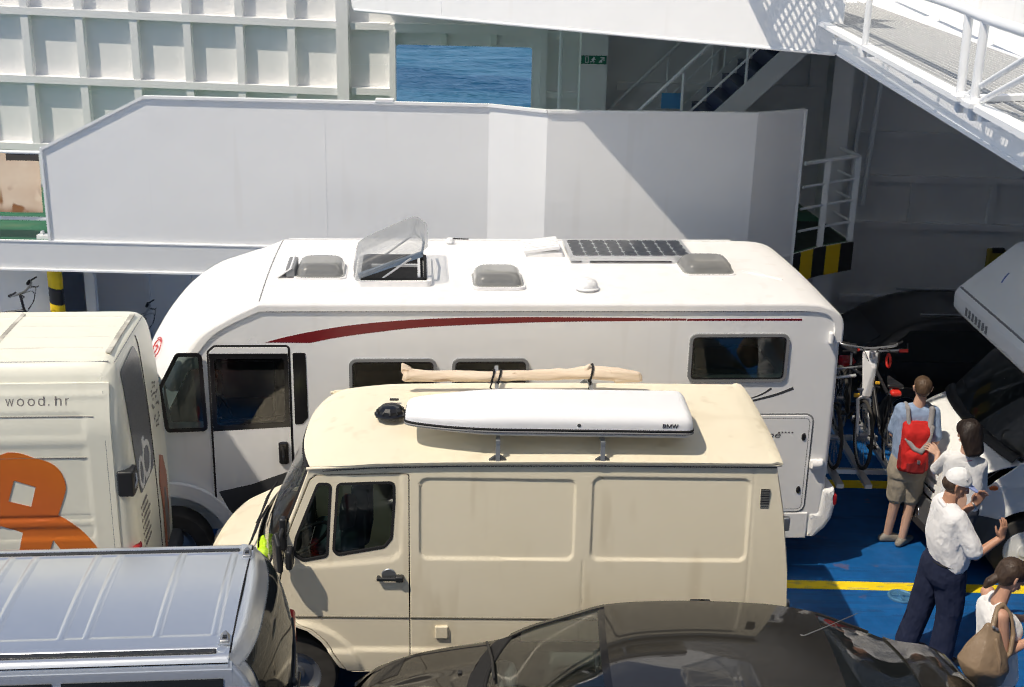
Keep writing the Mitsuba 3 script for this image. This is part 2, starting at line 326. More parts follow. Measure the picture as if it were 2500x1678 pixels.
mat('box_yellow', (.30, .23, .03), .5)
bxk = thing('junction_box', 'small dull yellow box fixed low on the shaded side wall', 'electrical box')
part(bxk, 'case', rbx(6.62, 6.86, WY-.13, WY-.01, 1.42, 1.72, .02), 'box_yellow', smooth=30); part(bxk, 'cap', bx(6.66, 6.82, WY-.15, WY-.11, 1.68, 1.75), 'black_plastic')
mat('sign_green', (.01, .16, .09), .4)
ES = thing('exit_sign', 'green emergency exit sign with white running figure and arrow on the pale pillar', 'sign')
sx, sy, sz = .775, WY-.625, 4.205
part(ES, 'board', bx(sx, sx+.33, sy-.012, sy+.004, sz, sz+.105), 'sign_green')
arrow = slab_xz(poly([(.25, .02), (.272, .02), (.272, .075)]).union(sg.LineString([(.235, .025), (.29, .08)]).buffer(.007)).union(sg.LineString([(.255, .084), (.294, .084), (.294, .045)]).buffer(.006)), -.004, 0)
man = sg.Point(.165, .083).buffer(.010).union(sg.LineString([(.16, .068), (.150, .045)]).buffer(.011)).union(sg.LineString([(.150, .045), (.168, .033), (.160, .014)]).buffer(.006)).union(sg.LineString([(.150, .045), (.138, .03), (.120, .026)]).buffer(.006)).union(sg.LineString([(.160, .066), (.180, .056)]).buffer(.005)).union(sg.LineString([(.158, .066), (.138, .058)]).buffer(.005))
door = sg.box(.05, .012, .095, .092).difference(sg.box(.058, .018, .087, .086))
for q, nm in ((arrow, 'arrow'), (slab_xz(man, -.004, 0), 'running_figure'), (slab_xz(door, -.004, 0), 'doorway')): part(ES, nm, moved(q, sx, sy-.012, sz), 'rail_white')

# ------------------------------------------------------------------ angled barrier on the gallery
B = thing('barrier_wall', 'long folded grey white steel barrier standing behind the motorhome', 'wall')
bp = [(-5.42, 14.28), (-4.22, 14.38), (-.35, 14.26), (.3, 13.92), (2.63, 14.10), (3.23, 14.46)]
def bar_panel(pts_xz_fn, a, b, mat_='barrier_grey'):
    a, b = A(a, float), A(b, float); L = np.linalg.norm(b-a); d = (b-a)/L
    P = pts_xz_fn(L); m = slab_xz(P, 0, .012)
    M = np.eye(4); M[:3, 0] = (*d, 0); M[:3, 1] = (-d[1], d[0], 0); M[:3, 3] = (*a, 0); m.apply_transform(M); return m, d
m, d = bar_panel(lambda L: poly([(0, GD), (L, GD), (L, 4.0), (1.2, 4.0), (0, 3.39)]), bp[0], bp[2]); part(B, 'panel', m, 'barrier_grey')
for i in (2, 3, 4):
    m, d = bar_panel(lambda L: sg.box(0, GD-.3 if i == 4 else GD, L, 4.0), bp[i], bp[i+1]); part(B, 'panel', m, 'barrier_grey')
def on0(t, z): 
    a, b = A(bp[0]), A(bp[2]); d = (b-a)/np.linalg.norm(b-a); return (*(a+d*t), z)
L0 = np.linalg.norm(A(bp[2])-A(bp[0]))
part(B, 'top_rail', beam(on0(0, 3.40), on0(1.2, 4.01), .06, .03), 'rail_white'); part(B, 'top_rail', beam(on0(1.2, 4.008), on0(L0, 4.008), .07, .03), 'rail_white')
part(B, 'edge_bar', beam(on0(-.012, GD), on0(-.012, 3.41), .025, .06, (0, 1, 0)), 'rail_white')
for i in (2, 3, 4): part(B, 'top_rail', beam((*bp[i], 4.008), (*bp[i+1], 4.008), .07, .03), 'rail_white')
part(B, 'edge_bar', beam((3.235, 14.463, GD-.3), (3.235, 14.463, 4.02), .03, .03, (0, 1, 0)), 'rail_white')
for x in (-3.4, -2.2): part(B, 'weld_seam', moved(bx(x-.004, x+.004, -.002, .002, GD, 3.99), 0, 14.345-.031*(x+4.22)-.017, 0), 'barrier_grey')
part(B, 'stop_plate', bx(-1.62, -1.42, 14.22, 14.34, 4.02, 4.05), 'rail_white')

# rail and banner left of the barrier
R = thing('gallery_railing', 'white tube railing of the green gallery left of the barrier', 'railing')
for z in (3.335, 2.56): part(R, 'rail', tube([(-9, 14.36, z), (-5.44, 14.36, z)], .022), 'rail_white', smooth=True)
part(R, 'rail', tube([(-9, 14.36, 2.95), (-5.44, 14.36, 2.95)], .015), 'rail_white', smooth=True)
for x in (-8.6, -7.3, -6.3): part(R, 'post', tube([(x, 14.36, GD), (x, 14.36, 3.335)], .022), 'rail_white', smooth=True)
part(R, 'foot_block', cat(bx(-5.62, -5.47, 14.36, 14.46, GD, GD+.05), bx(-5.58, -5.55, 14.38, 14.44, GD, GD+.09)), 'rail_white')
g = thing('window_frame', 'thin green white metal frame standing on the gallery behind the banner', 'frame')
part(g, 'frame', cat(bx(-5.60, -5.585, 15.2, 15.22, 2.45, 3.25), bx(-5.485, -5.47, 15.2, 15.22, 2.45, 3.25), bx(-5.60, -5.47, 15.2, 15.22, 2.45, 2.465), bx(-5.60, -5.47, 15.2, 15.22, 2.85, 2.865), bx(-5.60, -5.47, 15.2, 15.22, 3.235, 3.25)), 'rail_white')
def banner_col(p, n, uv):
    u, v = (p.x+5.5)*1.0, p.z-2.64
    a = fbm(u*3+2, v*4, 0., 4); k = mix((.62, .44, .30), (.80, .66, .50), a)
    f1 = mi.Float(1)-dr.abs(2*fbm(u*5+1.3, v*3.5+7, 2., 3)-1)
    low = smoothstep(.38, .12, v)
    k = mix(k, (.30, .13, .045), smoothstep(.80, .95, f1)*low)
    k = mix(k, (.86, .74, .58), smoothstep(.55, .75, fbm(u*7+5, v*6, 4., 2))*low*.7)
    k = mix(k, (.33, .16, .07), smoothstep(.12, .0, v+.10*fbm(u*6, 1., 0., 2)-.02)*.8)
    top = mi.Float(dr.select((v > .60) & (u > -.37), 1.0, 0.0))
    return mix(k, (.06, .05, .045), top)
mat('banner_print', proc(banner_col), .55)
bxs, bzs = np.meshgrid(np.linspace(-6.7, -5.495, 40), np.linspace(2.645, 3.325, 24), indexing='ij')
bn = grid(np.stack([bxs+.0*bzs, 14.325+.012*np.sin(bxs*7+bzs*3)-.02*np.cos((bzs-2.65)*4), bzs], -1))
single('printed_banner', thick(bn, .002), 'banner_print', 'brown and beige printed banner hanging from the gallery railing', 'banner', smooth=True)

# below the gallery
PP = thing('striped_post', 'round yellow post with black bands under the gallery edge', 'post')
mat('post_stripes', proc(lambda p, n, uv: mix((.80, .55, .01), (.015, .015, .016), mi.Float(dr.select(dr.abs((p.z+.25*(p.x+5.48))-1.62) < .10, 1.0, dr.select(dr.abs((p.z+.25*(p.x+5.48))-1.1) < .1, 1., 0.))))), .4)
part(PP, 'tube', tube([(-5.475, 14.42, 0), (-5.475, 14.42, 1.975)], .085, 24), 'post_stripes', smooth=True)
part(PP, 'base_plate', bx(-5.62, -5.33, 14.28, 14.56, 0, .02), 'ship_white')
single('lower_wall', bx(-14, -5.56, 14.58, 14.62, 0, 1.975), 'ship_white', 'pale sunlit wall under the gallery left of the striped post', 'wall')
rw = thing('recess_wall', 'ribbed wall in the shaded recess under the gallery', 'wall')
part(rw, 'plate', bx(-5.55, 3.2, 16.0, 16.03, 0, 2.0), 'ship_white')
for x in (-4.85, -4.3, -3.3, -2.2): part(rw, 'rib', bx(x-.03, x+.03, 15.94, 16.0, 0, 2.0), 'ship_white')
part(rw, 'strip', bx(-5.30, -5.18, 14.9, 15.0, 1.25, 2.0), 'ship_white')
lk = thing('deck_locker', 'white steel locker below the lower wall', 'locker')
part(lk, 'body', bx(-7.6, -5.2, 13.75, 14.55, 0, .62), 'ship_white'); part(lk, 'lid', bx(-7.62, -5.18, 13.73, 14.57, .62, .65), 'rail_white')

# ------------------------------------------------------------------ upper deck, its angled bulwark and the walkway
UZ = 4.93
PL, PR, PE = A([-1.96, 15.2]), A([2.81, 11.5]), A([2.51, 6.25])
up_poly = poly([PL, PR, PE, (2.32, 2.6), (14, 2.6), (14, 17.55), (-1.9, 17.38)])
structure('upper_deck', slab_xy(up_poly.buffer(-.02), UZ+.01, UZ+.12), 'bulwark_white')
UB = thing('upper_bulwark', 'bright white angled bulwark of the upper deck above the gallery', 'bulwark')
d = PR-PL; Lp = np.linalg.norm(d); d = d/Lp
M = np.eye(4); M[:3, 0] = (*d, 0); M[:3, 1] = (-d[1], d[0], 0); M[:3, 3] = (*PL, 0)
pan = slab_xz(poly([(.04, UZ), (Lp+.015, UZ), (Lp+.015, 6.4), (-.05, 6.4), (-.05, 5.02), (-.03, 4.95)]), 0, .012); pan.apply_transform(M); part(UB, 'panel', pan, 'bulwark_white')
for t in (1.35,):
    s = slab_xz(sg.box(t-.004, UZ+.015, t+.004, 6.3), -.004, 0); s.apply_transform(M); part(UB, 'weld_seam', s, 'bulwark_white')
part(UB, 'edge_bead', tube([(*PL, UZ+.004), (*(PR-d*.03), UZ+.004)], .016, 8), 'rail_white', smooth=True)
d2 = PE-PR; d2 = d2/np.linalg.norm(d2); PE2 = PR+d2*9.3
M2 = np.eye(4); M2[:3, 0] = (*d2, 0); M2[:3, 1] = (-d2[1], d2[0], 0); M2[:3, 3] = (*PR, 0)
fc = slab_xz(sg.box(0, UZ, 9.3, UZ+.20), 0, .012); fc.apply_transform(M2); part(UB, 'deck_edge', fc, 'bulwark_white')
part(UB, 'edge_bead', tube([(*PR, UZ+.004), (*PE2, UZ+.004)], .016, 8), 'rail_white', smooth=True)

WK = thing('walkway', 'white grated walkway with low tube handrails crossing at the upper right', 'walkway')
S0, S1 = A([2.82, 14.56]), A([2.24, 5.64]); ds = (S1-S0)/np.linalg.norm(S1-S0); ns = A([-ds[1], ds[0]])      # ns points to +x
S2 = S0+ds*12.2
st = lambda s, o=0.0, z=5.2: (*(S0+ds*s+ns*o), z)
part(WK, 'stringer', beam(st(0, .045, 5.19), st(12.2, .045, 5.19), .09, .030), 'rail_white')
part(WK, 'stringer', beam(st(0, .98, 5.165), st(12.2, .98, 5.165), .04, .075), 'rail_white')
bars = [beam(st(0, o, 5.185), st(12.2, o, 5.185), .006, .028) for o in np.arange(.115, .96, .040)]
bars += [beam(st(s, .04, 5.192), st(s, .96, 5.192), .007, .012) for s in np.arange(.05, 12.2, .055)]
mat('grating_paint', (.50, .51, .51), .45)
part(WK, 'grating', cat(bars), 'grating_paint', kind='stuff', label='fine bars of the walkway grating')
for s in np.arange(.6, 12, 1.5): part(WK, 'cross_beam', beam(st(s, .04, 5.15), st(s, .96, 5.15), .05, .04), 'rail_white')
for s in (2.2, 3.7): part(WK, 'brace', beam(st(s, .05, 5.10), st(s+1.0, .95, 5.10), .09, .03), 'rail_white')
for s in (1.4, 5.05, 7.76, 8.02, 10.9): part(WK, 'post', tube([st(s, .02, 5.12), st(s+(-.05 if s == 7.76 else 0), .02, 5.63)], .024), 'rail_white', smooth=True)
rail = smooth_path([st(0, .02, 5.66), st(4, .02, 5.66), st(7.0, .02, 5.655), st(8.05, .02, 5.63), st(8.9, .02, 5.62), st(12.2, .02, 5.60)], 4)
part(WK, 'handrail', tube(rail, .027, 12), 'rail_white', smooth=True)
part(WK, 'diagonal', tube([st(7.80, .04, 5.22), st(8.75, .04, 5.53), st(9.6, .04, 5.62)], .016), 'rail_white', smooth=True)
part(WK, 'diagonal', tube([st(8.05, .04, 5.22), st(8.85, .04, 5.47), st(9.8, .04, 5.60)], .016), 'rail_white', smooth=True)
part(WK, 'cross_bar', beam(st(7.90, .02, 5.215), st(7.55, .95, 5.215), .07, .03), 'rail_white')
for s in (7.8, 8.05): part(WK, 'foot_clamp', cat(moved(tm(m3.Manifold.sphere(.035, 12)), *st(s, .02, 5.205)), bx(st(s)[0]-.03, st(s)[0]+.05, st(s)[1]-.05, st(s)[1]+.05, 5.19, 5.215)), 'rail_white', smooth=30)
SW = thing('superstructure_wall', 'white deckhouse wall beyond the walkway', 'wall')
a, b = A([4.39, 15.1]), A([3.67, 9.49]); dw = (b-a)/np.linalg.norm(b-a); nw = A([-dw[1], dw[0]])
part(SW, 'plate', beam((*(a-dw*2+nw*.02), 6.45), (*(b+dw*7+nw*.02), 6.45), .04, 2.6), 'bulwark_white')
part(SW, 'foot', beam((*(a-dw*2-nw*.16), 5.10), (*(b+dw*7-nw*.16), 5.10), .34, .04), 'rail_white')
for s in (2.2, 4.6, 7.0): part(SW, 'bracket', beam((*(a+dw*s-nw*.30), 5.13), (*(a+dw*(s+.12)-nw*.02), 5.17), .05, .05), 'rail_white')
UWK = thing('upper_walkway', 'white grated upper landing above the angled bulwark', 'walkway')
part(UWK, 'frame', bx(1.64, 1.72, 10.75, 12.7, 6.17, 6.23), 'rail_white'); part(UWK, 'frame', bx(2.60, 2.66, 10.75, 12.7, 6.17, 6.23), 'rail_white')
part(UWK, 'grating', cat([bx(x-.006, x+.006, 10.75, 12.7, 6.185, 6.21) for x in np.arange(1.77, 2.6, .05)]+[bx(1.72, 2.6, y-.006, y+.006, 6.19, 6.21) for y in np.arange(10.8, 12.7, .07)]), 'grating_paint', kind='stuff')
for y in (10.85, 11.55, 12.5): part(UWK, 'cross_beam', bx(1.72, 2.6, y-.04, y+.04, 6.12, 6.17), 'rail_white')
part(UWK, 'brace', beam((1.72, 10.85, 6.15), (2.6, 11.65, 6.15), .07, .03), 'rail_white'); part(UWK, 'handrail', tube([(1.68, 10.75, 7.2), (1.68, 12.7, 7.2)], .022), 'rail_white', smooth=True)
for y in (10.8, 11.75, 12.65): part(UWK, 'post', tube([(1.68, y, 6.2), (1.68, y, 7.2)], .020), 'rail_white', smooth=True)
CW = thing('added_casing', 'unseen white wall added to keep low sky light out of the covered deck', 'wall')
part(CW, 'plate', bx(10.0, 10.06, 2.6, 17.4, 0, 4.93), 'ship_white'); part(CW, 'plate', bx(4.2, 10.0, 2.55, 2.6, 0, 4.93), 'ship_white')  # unseen walls added to stop side light reaching under the upper deck
# deckhouse behind the camera
AD = thing('aft_deckhouse', 'white deckhouse front behind the viewer', 'deckhouse')
part(AD, 'deck_edge', bx(-14, 14, -9, -.7, 4.2, 4.45), 'ship_white'); part(AD, 'front', bx(-14, 14, -3.2, -3.1, 4.45, 8.2), 'ship_white')
part(AD, 'lower_front', bx(-14, 14, -6.1, -6.0, 0, 4.2), 'ship_white')

# stairs in the shade under the upper deck
ST = thing('stairway', 'dark blue stairs with grey stringers and handrails under the upper deck', 'stairs')
mat('stair_blue', (.008, .020, .075), .30); mat('stair_grey', (.60, .61, .61), .5)
sz_ = lambda x, c: x+c
part(ST, 'stringer', beam((.9, 15.45, 2.2), (3.63, 15.45, 4.93), .05, .24), 'stair_grey'); part(ST, 'stringer', beam((.9, 17.15, 2.2), (3.63, 17.15, 4.93), .05, .24), 'stair_grey')
for i in range(13):
    z = 2.38+.19*i; x = .98+.19*i
    part(ST, 'step', cat(bx(x-.02, x+.20, 15.48, 17.12, z-.02, z), bx(x+.175, x+.19, 15.48, 17.12, z, z+.17)), 'stair_blue')
for yy, dx in ((15.45, 0), (17.15, 0)):
    part(ST, 'handrail', tube([(.25+dx, yy, 2.62), (2.55+dx, yy, 4.92)], .022), 'rail_white', smooth=True)
    part(ST, 'mid_rail', tube([(.74+dx, yy, 2.5), (3.16+dx, yy, 4.92)], .014), 'rail_white', smooth=True)
    for x in (1.2, 1.95, 2.7): part(ST, 'post', tube([(x+dx, yy, x+1.35), (x+dx, yy, min(x+2.32, 4.92))], .018), 'rail_white', smooth=True)
mat('glimpse_blue', (.10, .33, .62), .3)
single('blue_glimpse', bx(1.84, 2.12, 16.72, 16.73, 3.66, 3.86), 'glimpse_blue', 'small bright blue panel standing in for a view through an opening behind the stair handrails', 'view panel')  # flat panel added for the bright blue seen through a small opening

# railing on the striped platform end
PRl = thing('platform_railing', 'white four bar railing on the striped end of the gallery', 'railing')
pp = [A([3.33, 14.66]), A([3.66, 14.93]), A([4.10, 15.25])]; pe = A([4.0, 15.75])
for z in (3.36, 3.08, 2.82, 2.55):
    part(PRl, 'rail', tube([(*p, z+.0) for p in (pp[0], pp[1], pp[2])], .024 if z > 3.3 else .015), 'rail_white', smooth=30)
    part(PRl, 'rail', tube([(*pp[2], z), (*pe, z)], .024 if z > 3.3 else .015), 'rail_white', smooth=30)
for p in (pp[1], pp[2]): part(PRl, 'post', bx(p[0]-.035, p[0]+.035, p[1]-.02, p[1]+.02, GD, 3.36), 'rail_white')
# ------------------------------------------------------------------ vehicle materials and shared pieces
def man_of(mesh):
    mesh = tm(mesh).copy(); mesh.merge_vertices()
    return m3.Manifold(m3.Mesh(np.asarray(mesh.vertices, np.float32), np.asarray(mesh.faces, np.uint32)))
def cut(x0, x1, y0, y1, z0, z1): return m3.Manifold.cube((x1-x0, y1-y0, z1-z0)).translate((x0, y0, z0))
def hole(p, y0, y1):
    q = tm(manif(p, y1-y0)).copy(); q.apply_transform(XZ); q.apply_translation((0, y1, 0)); return man_of(q)
mat('moto_white', worn((.80, .80, .795), .02, 1.5, (.46, .41, .34), .09), .30, clearcoat=.4)
mat('moto_roof', worn((.81, .80, .785), .03, 2.2, (.55, .50, .42), .10), .38, clearcoat=.2)
mat('decal_red', (.165, .008, .012), .3)
mat('decal_grey', (.05, .052, .056), .35)
mat('logo_red', (.62, .07, .07), .4)
mat('frame_grey', (.20, .205, .21), .45)
mat('interior_dark', (.05, .05, .052), .8)
mat('seat_grey', (.30, .31, .31), .85)
mat('seat_teal', (.10, .16, .17), .85)
mat('cloth_beige', (.55, .50, .44), .9)
mat('solar_cell', proc(lambda p, n, uv: mi.Color3f(.020, .023, .030)*(.8+.4*fbm(p.x*30, p.y*30, 0., 2))), .12, .6)
mat('alu', (.66, .67, .68), .3, metallic=.6)
scene['smoke_dome'] = {'type': 'blendbsdf', 'weight': .30, 'a': {'type': 'thindielectric', 'int_ior': 1.49, 'specular_transmittance': rgb(.68, .68, .66)},
                       'b': {'type': 'twosided', 'bsdf': {'type': 'roughplastic', 'diffuse_reflectance': rgb(.56, .56, .54), 'alpha': .08}}}
scene['smoke_lid'] = {'type': 'blendbsdf', 'weight': .20, 'a': {'type': 'thindielectric', 'int_ior': 1.49, 'specular_transmittance': rgb(.76, .77, .77)},
                      'b': {'type': 'twosided', 'bsdf': {'type': 'roughplastic', 'diffuse_reflectance': rgb(.52, .53, .54), 'alpha': .15}}}
def ring(p, w): return p.difference(p.buffer(-w))
def wheel(parent, cx, cy, r, F, width=.2, rim='steel', style='steel', side=-1):
    "wheel with its axle along y, outer face towards side*y"
    w = part(parent, 'wheel', moved(lathe([(r*.62, -width/2), (r*.80, -width/2), (r*.95, -width*.46), (r, -width*.36), (r, width*.36), (r*.95, width*.46), (r*.80, width/2), (r*.62, width/2), (r*.62, -width/2)], 44, 'y'), cx, cy, r), 'tyre', F, smooth=40)
    f = side*width*.40
    if style == 'cover':
        prof = [(0, .035), (r*.18, .034), (r*.24, .022), (r*.45, .016), (r*.58, .018), (r*.64, 0), (r*.62, -.03), (0, -.03)]
        q = lathe(prof, 40, 'y'); part(w, 'wheel_cover', moved(q, cx, cy+f, r), rim, F, smooth=30)
    else:
        prof = [(r*.10, .0), (r*.20, -.004), (r*.22, -.02), (r*.42, -.035), (r*.52, -.02), (r*.60, .01), (r*.645, .012), (r*.645, -.05), (r*.3, -.07), (0, -.07), (0, -.0)]
        q = lathe(prof, 40, 'y'); part(w, 'rim', moved(q, cx, cy+f, r), rim, F, smooth=30)
        part(w, 'hub', moved(lathe([(0, .03), (r*.10, .028), (r*.12, 0), (0, 0)], 20, 'y'), cx, cy+f, r), 'dark_grey', F, smooth=30)
    return w
def dome(x0, x1, y0, y1, h, r=.10, lip=.018, cap=True):
    "rounded roof dome"
    R = []; base = rrect(x0, x1, y0, y1, r*.5, 5)
    n = 60; pts = lambda p: A([p.exterior.interpolate(t, normalized=True).coords[0] for t in np.arange(n)/n])
    for inset, z in ((-.0, 0), (.0, lip), (.012, lip+.004), (.02, h*.45), (.035, h*.70), (.060, h*.88), (.095, h*.97), (.15, h)):
        q = rrect(x0+inset, x1-inset, y0+inset, y1-inset, r*.55, 5); c = pts(q); R.append(np.c_[c, np.full(n, z)])
    return loft(R, cap)

# ------------------------------------------------------------------ the motorhome
MH = thing('motorhome', 'long white motorhome with dark red side stripe, roof hatches and a solar panel', 'motorhome')
Fm = frame(-4.7, 2.775, 11.085)
P = lambda n, m, ma, **k: part(MH, n, m, ma, Fm, **k)
YC = 1.125
nose = [(-5.06, 2.80), (-5.40, 2.775), (-5.70, 2.68), (-5.95, 2.48), (-6.15, 2.20), (-6.30, 1.90), (-6.40, 1.50), (-6.47, 1.10), (-6.50, .75), (-6.48, .45), (-6.36, .34)]
tail = [(.20, .38), (.25, .55), (.27, .95), (.27, 1.7), (.255, 2.38), (.25, 2.54), (.20, 2.66), (.11, 2.745), (0.0, 2.785), (-.15, 2.80)]
sm = lambda pts, n=6: [tuple(q) for q in smooth_path(pts, n)]
outline = sg.Polygon(sm(nose)+[(-5.4, .34), (-.2, .36)]+sm(tail)).buffer(0)
def warp_m(V):
    V = V.copy(); x, y, z = V.T; s = np.clip((-5.06-x)/1.4, 0, 1); w = np.abs((y-YC)/1.125)
    up = sstep(1.2, 2.3, z)
    V[:, 0] = x+s*(.30*w**3+.02*w)*np.clip(1.3-.2*up, 0, 2)
    V[:, 2] = z-np.sin(np.pi*np.clip(s, 0, .8)/1.6)*.22*w**2.5*up-.045*(w**2)*sstep(2.6, 2.79, z)
    V[:, 1] = YC+(y-YC)*(1-.10*s**2)
    return V
body = rex(outline.buffer(-.018), 0, 2.25, .05, 5, .04)
body = man_of(body).refine_to_length(.35)
q_win = rounded(poly([(-5.80, 2.27), (-5.60, 2.27), (-5.585, 1.55), (-5.93, 1.54), (-5.97, 1.95)]), .03)
d_win = rounded(poly([(-5.50, 2.26), (-4.83, 2.26), (-4.84, 1.60), (-5.505, 1.56)]), .03)
hw = [(-4.28, -3.49, 1.76, 2.23), (-3.35, -2.65, 1.76, 2.23), (-1.18, -.25, 1.99, 2.46)]
V = man_of(trimesh.Trimesh(warp_m(tm(body).vertices), tm(body).faces, process=False))
V = V-cut(-6.10, -4.5, .20, 2.05, 1.05, 2.30)-hole(q_win, -.2, .5)-hole(d_win, -.2, .5)
for (a, b, c, d) in hw: V = V-hole(rrect(a+.02, b-.02, c+.02, d-.02, .05), -.2, .9)
ws = cut(-6.7, -5.9, .25, 2.0, 1.25, 2.02)
for xw in (-5.95, -1.35):
    for ya, yb in ((-.3, .36), (1.89, 2.6)): V = V-hole(sg.Point(xw, .36).buffer(.53 if xw < -3 else .45, 24), ya, yb)
V = V-ws
P('body', V, 'moto_white', smooth=28)
keep = sg.Polygon([(-7, 2.02), (-5.4, 2.2), (-5, 2.4), (0, 2.38), (1, 2.38), (1, 4), (-7, 4)])
cap = man_of(rex(outline, -.020, 2.27, .028, 4, .03))-hole(outline.buffer(-.09), -1, 3.3)
cap = tm((cap ^ hole(keep, -1, 3.3)).refine_to_length(.30))
cap.vertices = warp_m(cap.vertices)
P('roof_cap', cap, 'moto_roof', smooth=28)
P('joint_strip', tube(warp_m(np.stack([np.full(40, -5.06), np.linspace(-.012, 2.262, 40), 2.799-.02*np.clip((np.abs(np.linspace(-1.137, 1.137, 40))-1.09)/.05, 0, 1)], 1)), .006, 6), 'frame_grey'); P('gutter_line', bx(-5.0, -.06, -.008, 0, 2.672, 2.682), 'frame_grey')
# cab interior
inn = part(MH, 'cab_interior', bx(-6.08, -4.55, .24, 2.0, 1.055, 1.075), 'interior_dark', Fm)
for y in (.35, 1.35):
    part(MH, 'cab_seat', cat(rbx(-5.02, -4.86, y, y+.5, 1.05, 1.78, .06), rbx(-5.0, -4.90, y+.13, y+.37, 1.76, 1.98, .04)), 'seat_grey', Fm, smooth=40)
P('dashboard', rbx(-6.09, -5.72, .24, 2.0, 1.06, 1.42, .06), 'interior_dark', smooth=40)
P('sun_visor_sheet', rot(bx(-5.75, -5.60, .9, 1.5, 2.02, 2.03), 20, (0, 1, 0), (-5.7, 1, 2)), 'cloth_beige')
P('steering_wheel', rot(trimesh.creation.torus(.19, .016, 24, 8), 55, (0, 1, 0)).apply_translation((-5.55, .6, 1.55)), 'black_plastic', smooth=True)
P('quarter_window', slab_xz(q_win.buffer(.004), -.0, .004), 'pane_tint'); P('quarter_window_band', slab_xz(ring(q_win.buffer(.018), .036), -.005, .001), 'black_gloss')
# cab door
dpoly = rounded(poly([(-5.53, .66), (-5.53, 2.30), (-5.47, 2.352), (-4.81, 2.352), (-4.81, .60), (-5.40, .60)]), .03)
P('door_gap', slab_xz(ring(dpoly.buffer(.009), .020), -.003, .001), 'black_rubber')
dr_ = P('cab_door', slab_xz(dpoly.buffer(-.011).difference(d_win), -.012, .001), 'moto_white')
part(dr_, 'window', slab_xz(d_win, -.010, -.006), 'pane_dark', Fm); part(dr_, 'window_band', slab_xz(sg.Polygon([(-5.518, 2.284), (-4.822, 2.284), (-4.822, 1.575), (-5.518, 1.535)]).difference(rounded(d_win.buffer(-.025), .03)), -.0145, -.011), 'black_gloss', Fm)
part(dr_, 'inner_frame', slab_xz(ring(rounded(poly([(-5.465, 2.215), (-4.94, 2.215), (-4.95, 1.645), (-5.485, 1.615)]), .02), .008), -.006, -.002), 'frame_grey', Fm)
part(dr_, 'handle', rbx(-4.935, -4.845, -.045, -.005, 1.21, 1.43, .02), 'black_gloss', Fm, smooth=40); part(dr_, 'handle_bar', tube([(-4.885, -.05, 1.25), (-4.888, -.06, 1.32), (-4.892, -.05, 1.39)], .012), 'black_plastic', Fm, smooth=True)
P('post_window', slab_xz(rounded(poly([(-4.78, 2.285), (-4.665, 2.285), (-4.66, 1.66), (-4.71, 1.60), (-4.78, 1.59)]), .015), -.006, .001), 'black_gloss')
P('dark_sweep', slab_xz(poly([(-5.50, .93), (-5.2, 1.0), (-4.82, 1.14), (-4.82, .62), (-5.36, .62)]), -.0135, -.0118), 'decal_grey'); P('dark_sweep', slab_xz(poly([(-4.79, 1.16), (-4.3, 1.26), (-3.4, 1.30), (-3.4, .5), (-4.79, .5)]), -.002, .001), 'decal_grey')
for (a, b, c, d) in hw:
    fr = P('window', slab_xz(ring(rrect(a, b, c, d, .07), .028), -.022, .001), 'frame_grey')
    n = 14; u = np.linspace(0, 1, n); U, Wv = np.meshgrid(u, u, indexing='ij'); bul = (1-(2*U-1)**6)*(1-(2*Wv-1)**6)
    pane = slab_xz(rrect(a+.02, b-.02, c+.02, d-.02, .055), -.016, -.012)
    part(fr, 'pane', pane, 'pane_dark' if a < -1.5 else 'pane_tint', Fm); part(fr, 'seal', slab_xz(ring(rrect(a+.022, b-.022, c+.022, d-.022, .05), .018), -.020, -.006), 'black_gloss', Fm)
    part(fr, 'inner_handle', cat(bx(a+.055, a+.062, .0, .01, c+.1, d-.12), bx(b-.062, b-.055, .0, .01, c+.1, d-.12)) if False else bx(a+.055, a+.062, .0, .01, c+.1, d-.12), 'alu', Fm)
P('window_cloth', slab_xz(poly([(-.92, 2.45), (-.60, 2.45), (-.56, 2.34), (-.62, 2.33), (-.75, 2.34), (-.88, 2.335)]), .05, .06), 'cloth_beige', label='pale cloth behind the rear side window')
P('window_bedding', rbx(-1.1, -.3, .15, .8, 1.95, 2.06, .04), 'seat_grey', smooth=40)
# stripe, sweeps, hatch
top_ = sm([(-5.02, 2.385), (-4.84, 2.435), (-4.61, 2.485), (-4.26, 2.545), (-3.8, 2.590), (-3.33, 2.612), (-2.63, 2.620), (-1.8, 2.612), (-1.225, 2.603)], 5)
bot_ = sm([(-4.62, 2.38), (-4.38, 2.43), (-4.03, 2.48), (-3.56, 2.53), (-2.63, 2.57), (-1.8, 2.582), (-1.225, 2.586)], 5)
P('red_stripe', slab_xz(poly(top_+bot_[::-1]), -.0025, .001), 'decal_red', label='long dark red stripe sweeping along the upper side')
for a, b in ((-1.215, -.865), (-.857, -.505), (-.497, -.15)): P('red_stripe', slab_xz(sg.box(a, 2.583, b, 2.600), -.0025, .001), 'decal_red')
def sweep(pts, w0, w1):
    p = smooth_path(pts, 6); t = np.gradient(p, axis=0); t /= np.linalg.norm(t, axis=1, keepdims=True); nn = np.stack([-t[:, 1], t[:, 0]], 1); w = np.linspace(w0, w1, len(p))[:, None]
    return poly([tuple(q) for q in p+nn*w]+[tuple(q) for q in (p-nn*w)[::-1]])
P('grey_sweep', slab_xz(sweep([(-1.1, 1.66), (-.75, 1.74), (-.55, 1.795), (-.33, 1.855), (-.165, 1.92)], .006, .014), -.0025, .001), 'decal_grey'); P('grey_sweep', slab_xz(sweep([(-.9, 1.72), (-.57, 1.82), (-.45, 1.868), (-.375, 1.92)], .003, .010), -.0025, .001), 'decal_grey')
hp = rrect(-.98, .055, .645, 1.655, .08)
